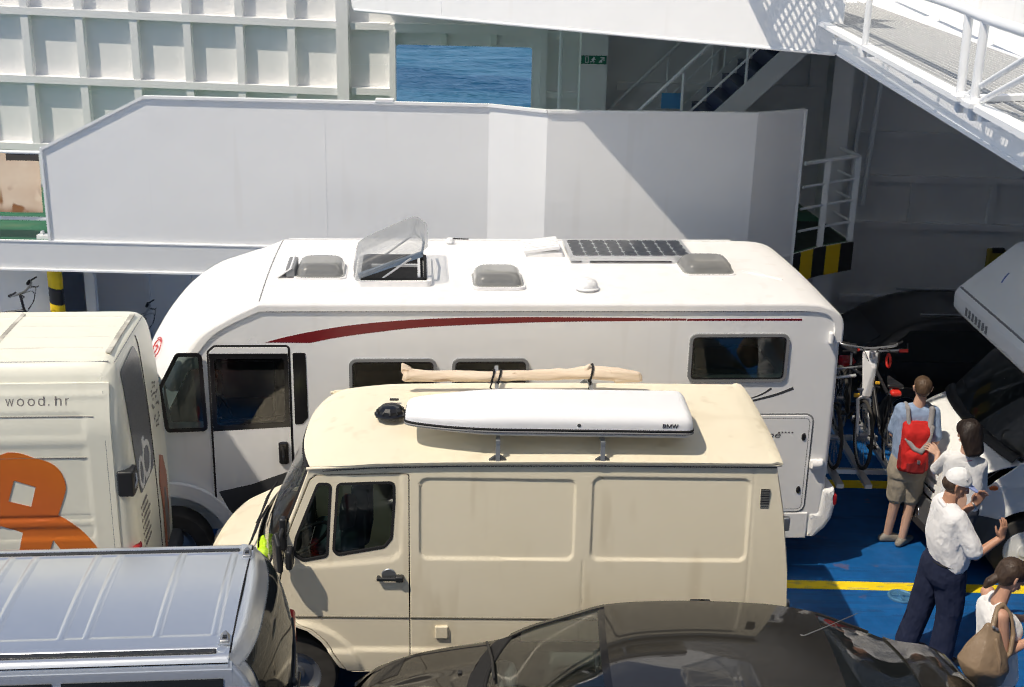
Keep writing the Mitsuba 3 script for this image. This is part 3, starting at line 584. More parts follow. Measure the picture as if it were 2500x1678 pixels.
P('locker_gap', slab_xz(ring(hp.buffer(.012), .016), -.002, .001), 'frame_grey'); hd = P('locker_door', slab_xz(hp.buffer(-.008), -.012, .001), 'moto_white', label='large rounded rear locker door')
part(hd, 'seal', slab_xz(ring(hp.buffer(-.03), .006), -.0135, -.011), 'frame_grey', Fm)
for z in (1.43, .88): part(hd, 'lock', moved(tm(m3.Manifold.sphere(1, 20)).apply_scale((.022, .016, .040)), -.022, -.012, z), 'black_gloss', Fm, smooth=True)
P('lettering', text_xz('line', .055, -.435, -.012, 1.425, .003, shear=.25, width=.175), 'decal_grey', label='grey italic lettering beside the rear locker')
for i in range(5): P('dot', moved(lathe([(0, 0), (.0085, 0), (.0085, .003), (0, .003)], 10, 'y'), -.265+.032*i, -.012, 1.478), 'decal_grey')
P('side_lamp', rot(lathe([(0, .10), (.03, .098), (.042, .07), (.045, 0), (0, 0)], 24), 90, (0, 1, 0)).apply_translation((.075, -.03, 1.155)), 'moto_white', smooth=40); P('side_lamp_foot', rbx(.06, .2, -.03, .01, 1.10, 1.20, .02), 'moto_white', smooth=40)
P('corner_lamp', rbx(.115, .15, -.06, .0, 2.37, 2.48, .012), 'moto_white', smooth=40)
P('skirt', rex(sg.Polygon([(-.86, .36), (.10, .36), (.10, .635), (-.88, .635)]), -.014, .2, .012, 3, .1), 'moto_white', smooth=30); P('skirt', rex(sg.Polygon([(-5.35, .36), (-1.84, .36), (-1.82, .635), (-5.35, .635)]), -.014, .2, .012, 3, .1), 'moto_white', smooth=30)
P('rear_bumper', rex(rounded(sg.Polygon([(.10, .36), (.19, .36), (.29, .46), (.345, .56), (.37, .71), (.345, .885), (.215, .875), (.19, .635), (.10, .63)]), .02), -.018, 2.268, .06, 6, .02), 'moto_white', smooth=60)
P('tail_lamp', rbx(.29, .375, -.010, .16, .70, .82, .02), 'lamp_red', smooth=40)
P('wheel_arch', slab_xz(sg.Point(-5.95, .36).buffer(.66, 24).difference(sg.Point(-5.95, .36).buffer(.53, 24)).intersection(sg.box(-7, .36, -5, 2)), -.03, .02), 'moto_white', smooth=30)
wheel(MH, -5.95, .06, .36, Fm, .22, 'steel'); wheel(MH, -1.35, .12, .36, Fm, .22, 'steel')
wheel(MH, -5.95, 2.13, .36, Fm, .22, 'steel', side=1); wheel(MH, -1.35, 2.13, .36, Fm, .22, 'steel', side=1)
P('windscreen', warpb if False else grid(np.stack([np.stack([np.full(9, 0.0)+(-6.43+(z-1.2)*.16+.20*np.abs((np.linspace(.2, 2.05, 9)-YC)/.92)**3), np.linspace(.2, 2.05, 9), np.full(9, z)], 1) for z in np.linspace(1.22, 2.05, 6)])), 'pane_tint', smooth=True)
# spiral emblem on the nose
em = []
for t in np.linspace(0, 2.55*np.pi*1.0, 46): em.append((.020+.0135*t, t))
def on_nose(y, z):
    s = np.interp(z, [q[1] for q in nose[::-1]], [q[0] for q in nose[::-1]]); v = warp_m(np.array([[s, y, z]]))[0]; return v
pts = [on_nose(.46+.72*r*math.cos(t), 2.22+.56*r*math.sin(t))+np.array([-.012, -.008, .008]) for r, t in em]
P('emblem', tube(pts, .007, 6), 'logo_red', smooth=True, label='red spiral emblem on the nose')
pts = [on_nose(.46+.72*.15*math.cos(t), 2.22+.56*.15*math.sin(t))+np.array([-.012, -.008, .008]) for t in np.linspace(.5, 5.4, 30)]
P('emblem', tube(pts, .005, 6), 'logo_red', smooth=True)
# roof fittings
RZ = 2.80
def open_dome(x0, x1, y0, y1, h):
    q = dome(x0, x1, y0, y1, h, .16); q.update_faces(q.face_normals[:, 2] > -.5); return q
def roof_dome(x0, x1, y0, y1, h=.125):
    k = P('roof_dome', moved(open_dome(x0, x1, y0, y1, h), 0, 0, RZ-.004), 'smoke_dome', smooth=50, label=None)
    part(k, 'frame', slab_xy(ring(rrect(x0-.012, x1+.012, y0-.012, y1+.012, .06), .05), RZ-.02, RZ+.006), 'moto_roof', Fm)
    part(k, 'inner_tray', slab_xy(ring(rrect(x0+.03, x1-.03, y0+.03, y1-.03, .05), .06), RZ+.0, RZ+.02), 'mid_grey', Fm)
    part(k, 'well', slab_xy(rrect(x0+.09, x1-.09, y0+.09, y1-.09, .03), RZ+.0, RZ+.004), 'dark_grey', Fm); return k
kA = roof_dome(-4.80, -4.34, .62, 1.12)
part(kA, 'tilted_flap', rot(rbx(-4.885, -4.80, .66, 1.08, RZ+.0, RZ+.085, .012), 0, (0, 1, 0)), 'frame_grey', Fm, smooth=30)
part(kA, 'flap_cover', beam((-4.96, .87, RZ+.0), (-4.83, .87, RZ+.09), .44, .012), 'moto_roof', Fm)
kC = roof_dome(-3.15, -2.68, .32, .80); kD = roof_dome(-1.10, -.60, .76, 1.22)
bh = P('large_hatch', slab_xy(ring(rrect(-4.23, -3.53, .40, 1.34, .06), .045), RZ-.02, RZ+.035), 'moto_roof', smooth=30, label='large roof hatch with its smoky lid propped open')
part(bh, 'gasket', slab_xy(ring(rrect(-4.185, -3.575, .445, 1.295, .05), .028), RZ+.0, RZ+.055), 'black_rubber', Fm)
part(bh, 'opening', slab_xy(rrect(-4.15, -3.61, .48, 1.26, .03), RZ-.01, RZ+.006), 'black_rubber', Fm)
part(bh, 'inner_edge', cat(bx(-3.66, -3.64, .48, 1.26, RZ, RZ+.03), bx(-4.15, -3.64, 1.05, 1.075, RZ, RZ+.03)) if False else bx(-3.66, -3.635, .48, 1.26, RZ, RZ+.035), 'moto_white', Fm)
part(bh, 'inner_edge', bx(-4.10, -3.66, 1.00, 1.03, RZ, RZ+.03), 'moto_white', Fm)
lid = dome(-4.24, -3.50, .38, 1.36, .15, .14, .03)
lid.update_faces(lid.face_normals[:, 2] > -.5)
lid = rot(moved(lid, 0, 0, RZ+.04), -25, (0, 1, 0), (-4.24, 0, RZ+.05)); part(bh, 'lid', lid, 'smoke_lid', Fm, smooth=50)
for y in (.46, 1.28): part(bh, 'strut', tube([(-3.98, y, RZ+.05), (-3.72, y, RZ+.24)], .010), 'alu', Fm, smooth=True)
mat('blind_blue', (.16, .22, .30), .35)
part(bh, 'blind_bar', beam((-4.20, .50, RZ+.06), (-3.62, .50, RZ+.27), .05, .045), 'blind_blue', Fm)
part(bh, 'lid_handle', tube([(-3.62, .50, RZ+.27), (-3.60, .9, RZ+.28), (-3.62, 1.25, RZ+.27)], .012), 'blind_blue', Fm, smooth=True)
P('satellite_dome', moved(lathe([(0, .095), (.05, .09), (.085, .072), (.10, .045), (.10, .02), (.112, .012), (.112, 0), (0, 0)], 36), -2.10, .34, RZ-.01), 'moto_white', smooth=40)
sp = P('solar_panel', bx(-2.165, -.925, 1.155, 1.84, RZ+.03, RZ+.072), 'alu', label='dark solar panel of pale gridded cells in a silver frame')
part(sp, 'glass', bx(-2.13, -.96, 1.19, 1.805, RZ+.072, RZ+.0735), 'alu', Fm)
cw, ch = 1.17/9, .615/4
for i in range(9):
    for j in range(4):
        cx, cy = -2.13+cw*(i+.5), 1.19+ch*(j+.5); c = .030
        q = sg.box(cx-cw/2+.0035, cy-ch/2+.0035, cx+cw/2-.0035, cy+ch/2-.0035); q = q.intersection(affinity.rotate(sg.box(cx-cw*.62, cy-cw*.62, cx+cw*.62, cy+cw*.62), 45)) if True else q
        part(sp, 'cell', slab_xy(q, RZ+.0735, RZ+.0755), 'solar_cell', Fm)
for x in (-2.0, -1.1):
    for y in (1.2, 1.8): part(sp, 'mount', bx(x-.04, x+.04, y-.03, y+.03, RZ-.02, RZ+.03), 'moto_white', Fm)
vt = P('roof_vent', rbx(-2.58, -2.20, 1.40, 1.80, RZ-.02, RZ+.05, .02), 'moto_roof', smooth=30, label='white roof vent with a tilted ribbed lid')
part(vt, 'lid', beam((-2.60, 1.60, RZ+.05), (-2.24, 1.60, RZ+.10), .42, .03), 'moto_white', Fm)
for i in range(6): part(vt, 'lid_rib', beam((-2.59, 1.44+.065*i, RZ+.070), (-2.25, 1.44+.065*i, RZ+.118), .012, .012), 'moto_white', Fm)
P('far_edge_rail', tube([(-5.0, 2.225, RZ-.035), (-.3, 2.225, RZ-.035)], .010), 'moto_white', smooth=True)
P('aerial_base', moved(lathe([(0, .05), (.03, .045), (.05, .01), (.05, 0), (0, 0)], 16), -3.32, 2.02, RZ-.01), 'moto_white', smooth=30); P('aerial', beam((-3.30, 2.02, RZ+.03), (-3.13, 2.02, RZ+.025), .012, .012), 'black_plastic')
P('rear_bracket', rbx(.22, .40, 1.30, 1.42, 2.44, 2.50, .015), 'moto_white', smooth=30); P('roof_rib', tube([(-.42, .90, RZ-.004), (-.18, .62, RZ-.012)], .012), 'moto_roof', smooth=True); P('roof_rib', tube([(-.50, .90, RZ-.004), (-.30, .66, RZ-.012)], .010), 'moto_roof', smooth=True)
# ------------------------------------------------------------------ the cream panel van
def cream(p, n, uv):
    a = fbm(p.x*2.0, p.y*2.0, p.z*2.0, 3); v = fbm(p.x*7.0, p.y*7.0, p.z*1.1+3.0, 3); d = fbm(p.x*16, p.y*16, p.z*16, 2)
    k = mix((.765, .69, .515), (.80, .73, .57), a)
    k = mix(k, (.46, .37, .22), smoothstep(.56, .80, v)*.26)
    return mix(k, (.80, .73, .58), smoothstep(.70, .80, d)*.18)
mat('cream_paint', proc(cream), .42, .45)
mat('trim_brown', (.13, .115, .085), .55)
mat('cream_roof', proc(lambda p, n, uv: mix(cream(p, n, uv), (.56, .47, .32), smoothstep(.55, .8, fbm(p.x*1.4, p.y*3.0, 2., 4))*.25)), .55, .35)
CV = thing('cream_van', 'old cream panel van with short bonnet and blank pressed side panels', 'van')
Fv = frame(-1.7, 1.988, 8.72)
Q = lambda n, m, ma, **k: part(CV, n, m, ma, Fv, **k)
VW = 1.56                                       # width at the gutters
def side_y(z):                                  # outline of the side: leans out below the gutter
    return -.075*np.sin(np.pi*np.clip((2.2-z)/2.6, 0, 1))-.005
def rear_x(z): return np.interp(z, [.4, 1.0, 1.3, 1.78, 2.2], [.17, .175, .16, .09, .0])
side_out = poly([(-3.49, 2.135), (-3.0, 2.165), (-2.4, 2.18), (-1.38, 2.195), (-.005, 2.195), (.075, 1.80), (.145, 1.3), (.165, 1.0), (.165, .42), (-3.20, .42)]+
                [(-3.30, .47), (-3.36, .58), (-3.44, .70), (-3.54, .79), (-3.66, .835), (-3.80, .84), (-3.93, .80), (-4.05, .70), (-4.2, .90), (-3.96, 1.16), (-3.83, 1.20), (-3.73, 1.30), (-3.70, 1.54)])
arch_r = sg.Point(-.62, .36).buffer(.43, 20)
side_out = side_out.difference(arch_r)
w1 = rounded(poly([(-3.44, 2.0), (-3.335, 2.0), (-3.372, 1.405), (-3.56, 1.365), (-3.64, 1.42), (-3.615, 1.56)]), .035)
w2 = rounded(poly([(-3.295, 2.0), (-2.862, 2.02), (-2.862, 1.86), (-2.882, 1.56), (-2.94, 1.485), (-3.30, 1.415), (-3.335, 1.46)]), .04)
doorp = rounded(poly([(-2.757, 2.085), (-3.45, 2.06), (-3.50, 2.02), (-3.69, 1.54), (-3.725, 1.28), (-3.80, .90), (-3.63, .855), (-3.50, .80), (-3.40, .70), (-3.31, .55), (-3.24, .43), (-2.75, .43)]), .02)
def press(x, z):
    "pressed relief of the side: positive is outwards"
    h = 0*x
    for (a, b, c, d) in ((-2.675, -1.505, 1.405, 2.052), (-1.375, -.185, 1.41, 2.075)):
        s = sd_rrect(x, z, a, b, c, d, .06); h = h-.015*sstep(.006, -.011, s)
    s = np.maximum(sd_rrect(x, z, -3.75, -2.815, 1.385, 2.045, .09), 0)*0+sd_rrect(x, z-(x+3.2)*.10, -3.78, -2.815, 1.36, 2.2, .10)
    h = h-.014*sstep(.018, -.018, s)*sstep(2.13, 2.06, z)*sstep(-2.78, -2.80, x)
    h = h+.020*sstep(.640, .600, z)                                                           # sill step
    h = h-.005*np.exp(-((x+1.43)/.006)**2)*sstep(1.42, 1.38, z)-.004*np.exp(-((x+.16)/.006)**2)
    a = np.hypot(x+3.66, z-.30); h = h+.030*sstep(.575, .545, a)*sstep(.55, .75, z+.2)        # wheel arch flare
    return h
def side_warp(sign):
    def fn(V):
        V = V.copy(); x, y, z = V.T
        off = side_y(z)-press(x, z)-.10*sstep(-3.45, -4.3, x)**1.5*-1.0
        V[:, 1] = y+off
        if sign < 0: V[:, 1] = VW-V[:, 1]
        return V
    return fn
gap = ring(doorp.buffer(.006), .010)
body_poly = side_out.difference(doorp.buffer(.005)); door_poly = doorp.buffer(-.004).difference(w1.union(w2))
Q('side_panel', fine_xz(body_poly, 0, .02, .0125, side_warp(1)), 'cream_paint', smooth=50)
dv = Q('front_door', fine_xz(door_poly, 0, .02, .018, side_warp(1)), 'cream_paint', smooth=50)
Q('door_gap', fine_xz(ring(doorp.buffer(.012), .026), .014, .022, .06, side_warp(1)), 'black_rubber')
for w, nm in ((w1, 'quarter_light'), (w2, 'window')):
    part(dv, nm, fine_xz(w.buffer(.01), .012, .016, .08, side_warp(1)), 'pane_tint', Fv); part(dv, 'window_seal', fine_xz(ring(w.buffer(.004), .020), -.004, .012, .03, side_warp(1)), 'black_rubber', Fv, smooth=40)
ym = lambda x, z: float(side_y(np.array(z))-press(np.array(x, float), np.array(z, float)))
hy = ym(-2.9, 1.25)
for a, b in ((-3.63, -2.762), (-2.745, -.05)): Q('trim_line', tube([(x, ym(x, .90)-.001, .90) for x in np.linspace(a, b, 30)], .0075, 6), 'trim_brown', smooth=True)
part(dv, 'handle', rbx(-3.00, -2.795, hy-.045, hy-.022, 1.232, 1.262, .010), 'black_plastic', Fv, smooth=40)
part(dv, 'handle_boss', rbx(-2.86, -2.795, hy-.05, hy+.01, 1.225, 1.272, .012), 'black_plastic', Fv, smooth=40)
part(dv, 'handle_boss', rbx(-3.0, -2.975, hy-.045, hy+.01, 1.232, 1.262, .008), 'black_plastic', Fv, smooth=40)
part(dv, 'handle_recess', moved(lathe([(0, .004), (.05, .003), (.056, -.002), (0, -.002)], 24, 'y'), -2.91, hy-.001, 1.265), 'steel', Fv, smooth=30)
Q('side_panel', fine_xz(side_out, 0, .02, .12, side_warp(-1)), 'cream_paint', smooth=40)
fy = ym(-2.5, .775)
Q('fuel_flap', rbx(-2.555, -2.455, fy-.022, fy+.01, .725, .832, .010), 'cream_paint', smooth=40)
vy = ym(-.07, 1.92)
vg = Q('air_vent', bx(-.105, -.038, vy-.004, vy+.006, 1.842, 2.0), 'black_plastic')
for i in range(11): part(vg, 'slat', beam((-.103, vy-.007, 1.850+.0142*i), (-.040, vy-.007, 1.850+.0142*i), .012, .005, (0, 1, .8)), 'dark_grey', Fv)
ly = ym(-.5, 1.06)
lt = Q('door_latch', rbx(-.59, -.435, ly-.02, ly+.01, 1.03, 1.085, .008), 'black_plastic', smooth=30); part(lt, 'lever', rbx(-.55, -.45, ly-.035, ly-.015, 1.045, 1.07, .008), 'steel', Fv, smooth=30)
# roof: crowned shell with a lip, plan of the front rounded
xs = np.r_[np.linspace(-3.605, -3.2, 14), np.linspace(-3.0, -.25, 16), np.linspace(-.2, .03, 7)]; vs = np.linspace(-1, 1, 41)
def roof_pt(x, v):
    yc = VW/2; half = VW/2+.045
    z0 = np.interp(x, [-3.61, -3.5, -3.0, -2.4, -1.38, 0], [2.09, 2.125, 2.165, 2.185, 2.20, 2.205])
    crown = .095*(1-np.abs(v)**2.6)
    fr = np.clip((-3.05-x)/.55, 0, 1); re = np.clip((x+.16)/.19, 0, 1)
    y = yc+v*half*(1-.05*fr**2)
    xx = x+.13*fr*np.abs(v)**2.4
    z = z0+crown*(1-.80*fr**2.4)*(1-.55*re**2)+.014*np.exp(-((x+.005)/.02)**2)
    z = z+.006*np.exp(-((np.abs(v)-.83)/.03)**2)-.004*np.exp(-((x+2.69)/.008)**2)
    return np.stack([xx, y, z], -1)
X, U = np.meshgrid(xs, vs, indexing='ij'); sh = grid(roof_pt(X, U))
if sh.face_normals[:, 2].mean() < 0: sh.invert()
Q('roof', thick(sh, .018), 'cream_roof', smooth=45)
for yy, s in ((-.035, 1), (VW+.035, -1)):
    pth = [(x, yy+s*.006+s*.03*np.clip((-3.1-x)/.45, 0, 1)**2, np.interp(x, [-3.61, -3.5, -3.0, -2.4, -1.38, 0], [2.09, 2.125, 2.165, 2.185, 2.20, 2.205])-.006) for x in np.linspace(-3.52, .03, 24)]
    Q('gutter', tube(pth, .013, 8), 'cream_paint', smooth=True)
Q('gutter_gap', cat([bx(-3.35+.34*i, -3.01+.34*i, -.012, .012, 2.150+.012*min(i, 3)-.002, 2.166+.012*min(i, 3)) for i in range(1)]) if False else tube([(x, -.018, np.interp(x, [-3.5, -3.0, -2.4, -1.38, 0], [2.10, 2.14, 2.16, 2.176, 2.18])) for x in np.linspace(-3.4, .0, 20)], .009, 6), 'dark_grey')
Q('roof_slot', bx(-2.96, -2.89, .885, .915, 2.315, 2.326), 'black_plastic')
hd_ = Q('roof_ventilator', moved(lathe([(0, .085), (.04, .084), (.075, .075), (.10, .052), (.108, .03), (.125, .022), (.130, .012), (.130, 0), (0, 0)], 12), -2.93, .58, 2.318), 'black_gloss', smooth=14, label='round black ventilator dome on the cream roof')
for i in range(12):
    a = i*math.pi/6; part(hd_, 'fin', beam((-2.93+.07*math.cos(a), .58+.07*math.sin(a), 2.385), (-2.93+.112*math.cos(a), .58+.112*math.sin(a), 2.352), .008, .014), 'black_plastic', Fv)
# rear wall, floor, bulkhead
rz = np.linspace(.42, 2.2, 16); ry = np.linspace(0, 1, 15); Rz, Ry = np.meshgrid(rz, ry, indexing='ij')
sidey = side_y(Rz); re_ = grid(np.stack([rear_x(Rz)+.035*(1-(2*Ry-1)**6)-.03*(np.abs(2*Ry-1)**12), sidey+Ry*(VW-2*sidey), Rz], -1)); Q('rear_doors', re_, 'cream_paint', smooth=True)
Q('rear_hinge', rbx(.085, .135, -.05, .0, 1.66, 1.77, .01), 'steel', smooth=30); Q('rear_hinge', rbx(.16, .20, -.05, .0, .98, 1.05, .01), 'steel', smooth=30)
Q('tail_lamp', rbx(.13, .21, .02, .12, .55, .9, .02), 'lamp_red', smooth=30); Q('rear_bumper', rbx(.12, .30, -.03, VW+.03, .38, .52, .03), 'dark_grey', smooth=30)
Q('floor', bx(-3.9, .1, .03, VW-.03, .44, .50), 'interior_dark'); Q('bulkhead', bx(-2.62, -2.60, .02, VW-.02, .5, 2.16), 'interior_dark'); Q('headlining', bx(-3.45, -2.62, .05, VW-.05, 2.11, 2.12), 'interior_dark')
for y in (.12, .95):
    Q('cab_seat', cat(rbx(-3.30, -3.15, y, y+.48, .95, 1.52, .05), rbx(-3.65, -3.2, y, y+.48, .88, 1.02, .05)), 'seat_teal', smooth=40); Q('headrest', rbx(-3.32, -3.20, y+.08, y+.40, 1.46, 1.68, .05), 'seat_grey', smooth=40)
Q('steering_wheel', rot(trimesh.creation.torus(.21, .016, 28, 8), -28, (0, 1, 0)).apply_translation((-3.60, .40, 1.32)), 'black_plastic', smooth=True)
Q('dashboard', rbx(-3.98, -3.66, .05, VW-.05, .9, 1.22, .05), 'interior_dark', smooth=40)
mat('vest_lime', (.52, .80, .02), .6)
vest = tm(man_of(rbx(-3.97, -3.80, .20, .50, 1.20, 1.32, .05)).refine_to_length(.02)); vest.vertices += .02*(np.stack([meshkit.noise(A(vest.vertices)*22, s) for s in (1, 2, 3)], -1)-.5)*2
single('safety_vest', vest, 'vest_lime', 'folded lime yellow safety vest lying on the dashboard of the cream van', 'vest', Fv, smooth=True)
# windscreen between A pillars, bonnet, wipers
wy = np.linspace(0, 1, 17)
def ws_row(x, z, y0, bow): return np.stack([x-bow*(1-(2*wy-1)**2), y0+wy*(VW-2*y0), np.full(17, z)], -1)
rows = [ws_row(-3.85, 1.24, .0, .16), ws_row(-3.74, 1.50, .015, .145), ws_row(-3.62, 1.80, .03, .13), ws_row(-3.515, 2.08, .05, .10)]
wsg = grid(rows); Q('windscreen', wsg, 'pane_tint', smooth=True)
edge = np.vstack([rows[0], [r[-1] for r in rows[1:]], rows[-1][::-1], [r[0] for r in rows[::-1][1:-1]]])
Q('windscreen_seal', tube(edge, .020, 8, closed=True), 'black_rubber', smooth=True)
for s in (0, -1): Q('pillar', tube([r[s]+np.array([.03, (.012 if s else -.012), 0]) for r in rows], .030, 8), 'cream_paint', smooth=True)
# bonnet
hx = np.linspace(0, 1, 18); hv = np.linspace(-1, 1, 27); HX, HV = np.meshgrid(hx, hv, indexing='ij')
bx_ = -3.90-.47*HX-.11*(1-HV**2)*(1-.2*HX); half = (VW/2+.05)*(1-.10*HX**1.5)
bz = 1.30-.17*HX-.62*np.clip(HX-.70, 0, 1)**1.6*1.6-.05*np.abs(HV)**3-.03*HX*np.abs(HV)**2
hood = grid(np.stack([bx_, VW/2+HV*half, bz], -1))
if hood.face_normals[:, 2].mean() < 0: hood.invert()
Q('bonnet', thick(hood, .015), 'cream_paint', smooth=45)
for s, v in ((-1, -1), (1, 1)):
    top = np.stack([bx_[:, 0 if v < 0 else -1], (VW/2+HV*half)[:, 0 if v < 0 else -1], bz[:, 0 if v < 0 else -1]-.01], -1)
    bot = top.copy(); bot[:, 2] = np.maximum(.70, top[:, 2]-.36); bot[:, 1] += s*.02
    mid = (top+bot)/2; mid[:, 1] += s*.035
    Q('wing', grid(np.stack([top, mid, bot])), 'cream_paint', smooth=True)
fr = np.stack([bx_[-1], (VW/2+HV*half)[-1], bz[-1]], -1); lo = fr.copy(); lo[:, 2] = .50; lo[:, 0] -= .03
Q('front', grid(np.stack([fr, (fr+lo)/2+np.array([-.03, 0, 0]), lo])), 'cream_paint', smooth=True)
Q('grille', bx(-4.55, -4.47, .25, VW-.25, .62, .80), 'black_plastic'); Q('front_bumper', rbx(-4.70, -4.44, -.02, VW+.02, .38, .54, .04), 'dark_grey', smooth=30)
for y in (.14, VW-.14): Q('headlamp', rbx(-4.55, -4.40, y-.10, y+.10, .66, .84, .04), 'chrome', smooth=30)
for y0, y1 in ((.22, .62), (.72, 1.08)):
    p0_ = A([-4.045+.04*abs(y0-.78), y0, 1.30]); 
    wp = Q('wiper', tube([(-4.05, y0, 1.285), (-4.00, (y0+y1)/2, 1.37), (-3.985, y1, 1.40)], .008, 6), 'black_plastic', smooth=True)
    part(wp, 'blade', tube([(-4.02, y0+.12, 1.335), (-4.0, (y0+y1)/2+.10, 1.39), (-3.955, y1+.15, 1.42)], .010, 6), 'black_rubber', Fv, smooth=True)
# mirror
mk = Q('mirror', tm(m3.Manifold.batch_hull([m3.Manifold.sphere(.022, 12).translate(p) for p in ((-3.75, -.17, 1.62), (-3.71, -.25, 1.60), (-3.75, -.16, 1.42), (-3.70, -.26, 1.40), (-3.735, -.20, 1.655), (-3.73, -.21, 1.38))])), 'black_plastic', smooth=35, label='black wing mirror')
part(mk, 'arm', tube([(-3.70, .0, 1.66), (-3.72, -.12, 1.60), (-3.725, -.22, 1.55)], .016, 8), 'black_plastic', Fv, smooth=True); part(mk, 'arm', tube([(-3.72, -.03, 1.40), (-3.725, -.14, 1.42), (-3.73, -.22, 1.44)], .014, 8), 'black_plastic', Fv, smooth=True)
part(mk, 'housing', rbx(-3.665, -3.61, -.26, -.14, 1.39, 1.555, .025), 'black_plastic', Fv, smooth=35)
part(mk, 'base', rbx(-3.735, -3.68, -.06, .02, 1.45, 1.72, .02), 'black_plastic', Fv, smooth=35)
for x in (-3.66, -.62): wheel(CV, x, .07, .335, Fv, .19, 'steel'); wheel(CV, x, VW-.07, .335, Fv, .19, 'steel', side=1)
Q('wheel_well', bx(-4.2, -3.2, .25, .27, .3, .9), 'black_rubber'); Q('wheel_well', bx(-1.1, -.2, .25, .27, .3, .82), 'black_rubber'); Q('underside', bx(-4.6, .15, .05, VW-.05, .36, .40), 'black_rubber')
# roof bars (fixed to the van)
mat('bar_metal', (.34, .36, .38), .4, metallic=.5)
for x, xf in ((-2.095, -2.10), (-1.315, -1.325)):
    rb = Q('roof_bar', bx(x-.016, x+.016, -.035, VW+.035, 2.345, 2.372), 'bar_metal')
    for yy, s in ((-.022, 1), (VW+.022, -1)):
        part(rb, 'upright', beam((x, yy-s*.012, 2.195), (x, yy+s*.005, 2.36), .032, .018, (0, 1, 0)), 'bar_metal', Fv)
        part(rb, 'foot', tm(m3.Manifold.batch_hull([m3.Manifold.sphere(.008, 8).translate(p) for p in ((x-.065, yy+s*.02, 2.205), (x+.065, yy+s*.02, 2.205), (x-.065, yy-s*.004, 2.205), (x+.065, yy-s*.004, 2.205), (x-.02, yy-s*.005, 2.25), (x+.02, yy-s*.005, 2.25))])), 'dark_grey', Fv, smooth=30)
        part(rb, 'clamp', bx(x-.03, x+.03, yy-s*.018, yy-s*.002, 2.18, 2.205), 'dark_grey', Fv)
# white roof box
RB = thing('roof_box', 'long white ski roof box carried on bars above the cream van', 'roof box')
mat('box_white', (.82, .82, .82), .22, clearcoat=.5)
mat('box_under', (.60, .61, .61), .4)
LX0, LX1, BY0, BY1 = -2.79, -.65, -.03, .58
def box_ring(x, lid):
    t = (x-LX0)/(LX1-LX0); nose_ = np.clip(t/.36, 0, 1); w = .5*(1-(1-nose_)**2.2*.42); tl = np.clip((1-t)/.022, 0, 1)**.45; en = np.clip(t/.03, 0, 1)**.5
    cy = (BY0+BY1)/2; hw_ = (BY1-BY0)*w*(.90+.10*tl)*(.86+.14*en)
    if lid: z0, h = 2.465, (.072+.050*sstep(0, .42, t)**.8)*(.55+.45*tl)*(.55+.45*en)
    else: z0, h = 2.465, -(.055+.03*sstep(0, .4, t))*(.6+.4*tl)
    g = np.linspace(0, np.pi, 25); cc = np.cos(g); ss = np.sin(g); e = .38 if lid else .45
    return np.stack([np.full(25, x), cy-hw_*np.sign(cc)*np.abs(cc)**e, z0+h*ss**(.62 if lid else .5)], -1)
xs_ = np.r_[LX0+np.array([0, .01, .025, .05, .09]), np.linspace(LX0+.14, LX1-.12, 26), LX1-np.array([.08, .05, .03, .015, .005, 0])]
part(RB, 'lid', loft([box_ring(x, True) for x in xs_]), 'box_white', Fv, smooth=50)
part(RB, 'base', loft([box_ring(x, False) for x in xs_]), 'box_under', Fv, smooth=50)
rim = [box_ring(x, True)[0] for x in xs_]+[box_ring(x, True)[-1] for x in xs_[::-1]]
part(RB, 'seal', tube(A(rim)+np.array([0, 0, -.004]), .010, 6, closed=True), 'black_rubber', Fv, smooth=True); part(RB, 'lower_rim', tube(A(rim)*np.array([1, 1, 1])+np.array([0, 0, -.022]), .010, 6, closed=True), 'mid_grey', Fv, smooth=True)
by = lambda x, z: float(np.interp(z, box_ring(x, True)[:12, 2], box_ring(x, True)[:12, 1]))
part(RB, 'lettering', text_xz('BMW', .030, -.885, by(-.83, 2.498)-.001, 2.490, .003, bold=True, width=.115), 'decal_grey', Fv, label='small dark lettering near the rear end')
part(RB, 'lock', moved(lathe([(0, .004), (.012, .003), (.014, 0), (0, 0)], 14, 'y'), -1.50, by(-1.5, 2.502)-.002, 2.502), 'dark_grey', Fv, smooth=30)
for x in (-2.3, -1.33): part(RB, 'catch', rbx(x-.02, x+.02, by(x, 2.47)-.012, by(x, 2.47), 2.435, 2.455, .004), 'mid_grey', Fv)
# driftwood log lashed on the far side
LG = thing('driftwood_log', 'bare pale driftwood log strapped across the roof bars of the cream van', 'log')
def wood(p, n, uv):
    g = fbm(p.x*3.0, p.y*30, p.z*34, 4); k = mix((.68, .53, .38), (.84, .72, .57), g)
    return mix(k, (.34, .21, .12), smoothstep(.66, .76, fbm(p.x*7+3, p.y*18, p.z*18, 3))*.7)
mat('drift_wood', proc(wood), .8, .2, bump=(proc(lambda p, n, uv: fbm(p.x*5, p.y*45, p.z*45, 3)), .006))
LZ = -.045
ctr = [(-2.87, 1.20, 2.475), (-2.84, 1.20, 2.47), (-2.78, 1.2, 2.468), (-2.55, 1.2, 2.465), (-2.15, 1.2, 2.468), (-1.75, 1.2, 2.485), (-1.5, 1.2, 2.50), (-1.3, 1.2, 2.512), (-1.1, 1.2, 2.502), (-.98, 1.2, 2.488), (-.91, 1.2, 2.478), (-.89, 1.2, 2.478)]
rad = [.046, .054, .045, .040, .037, .040, .047, .058, .058, .052, .040, .010]
ctr = [(a, b, c+LZ) for a, b, c in ctr]
lg = tube(smooth_path(ctr, 12), np.interp(np.linspace(0, 11, 133), range(12), rad), 30)
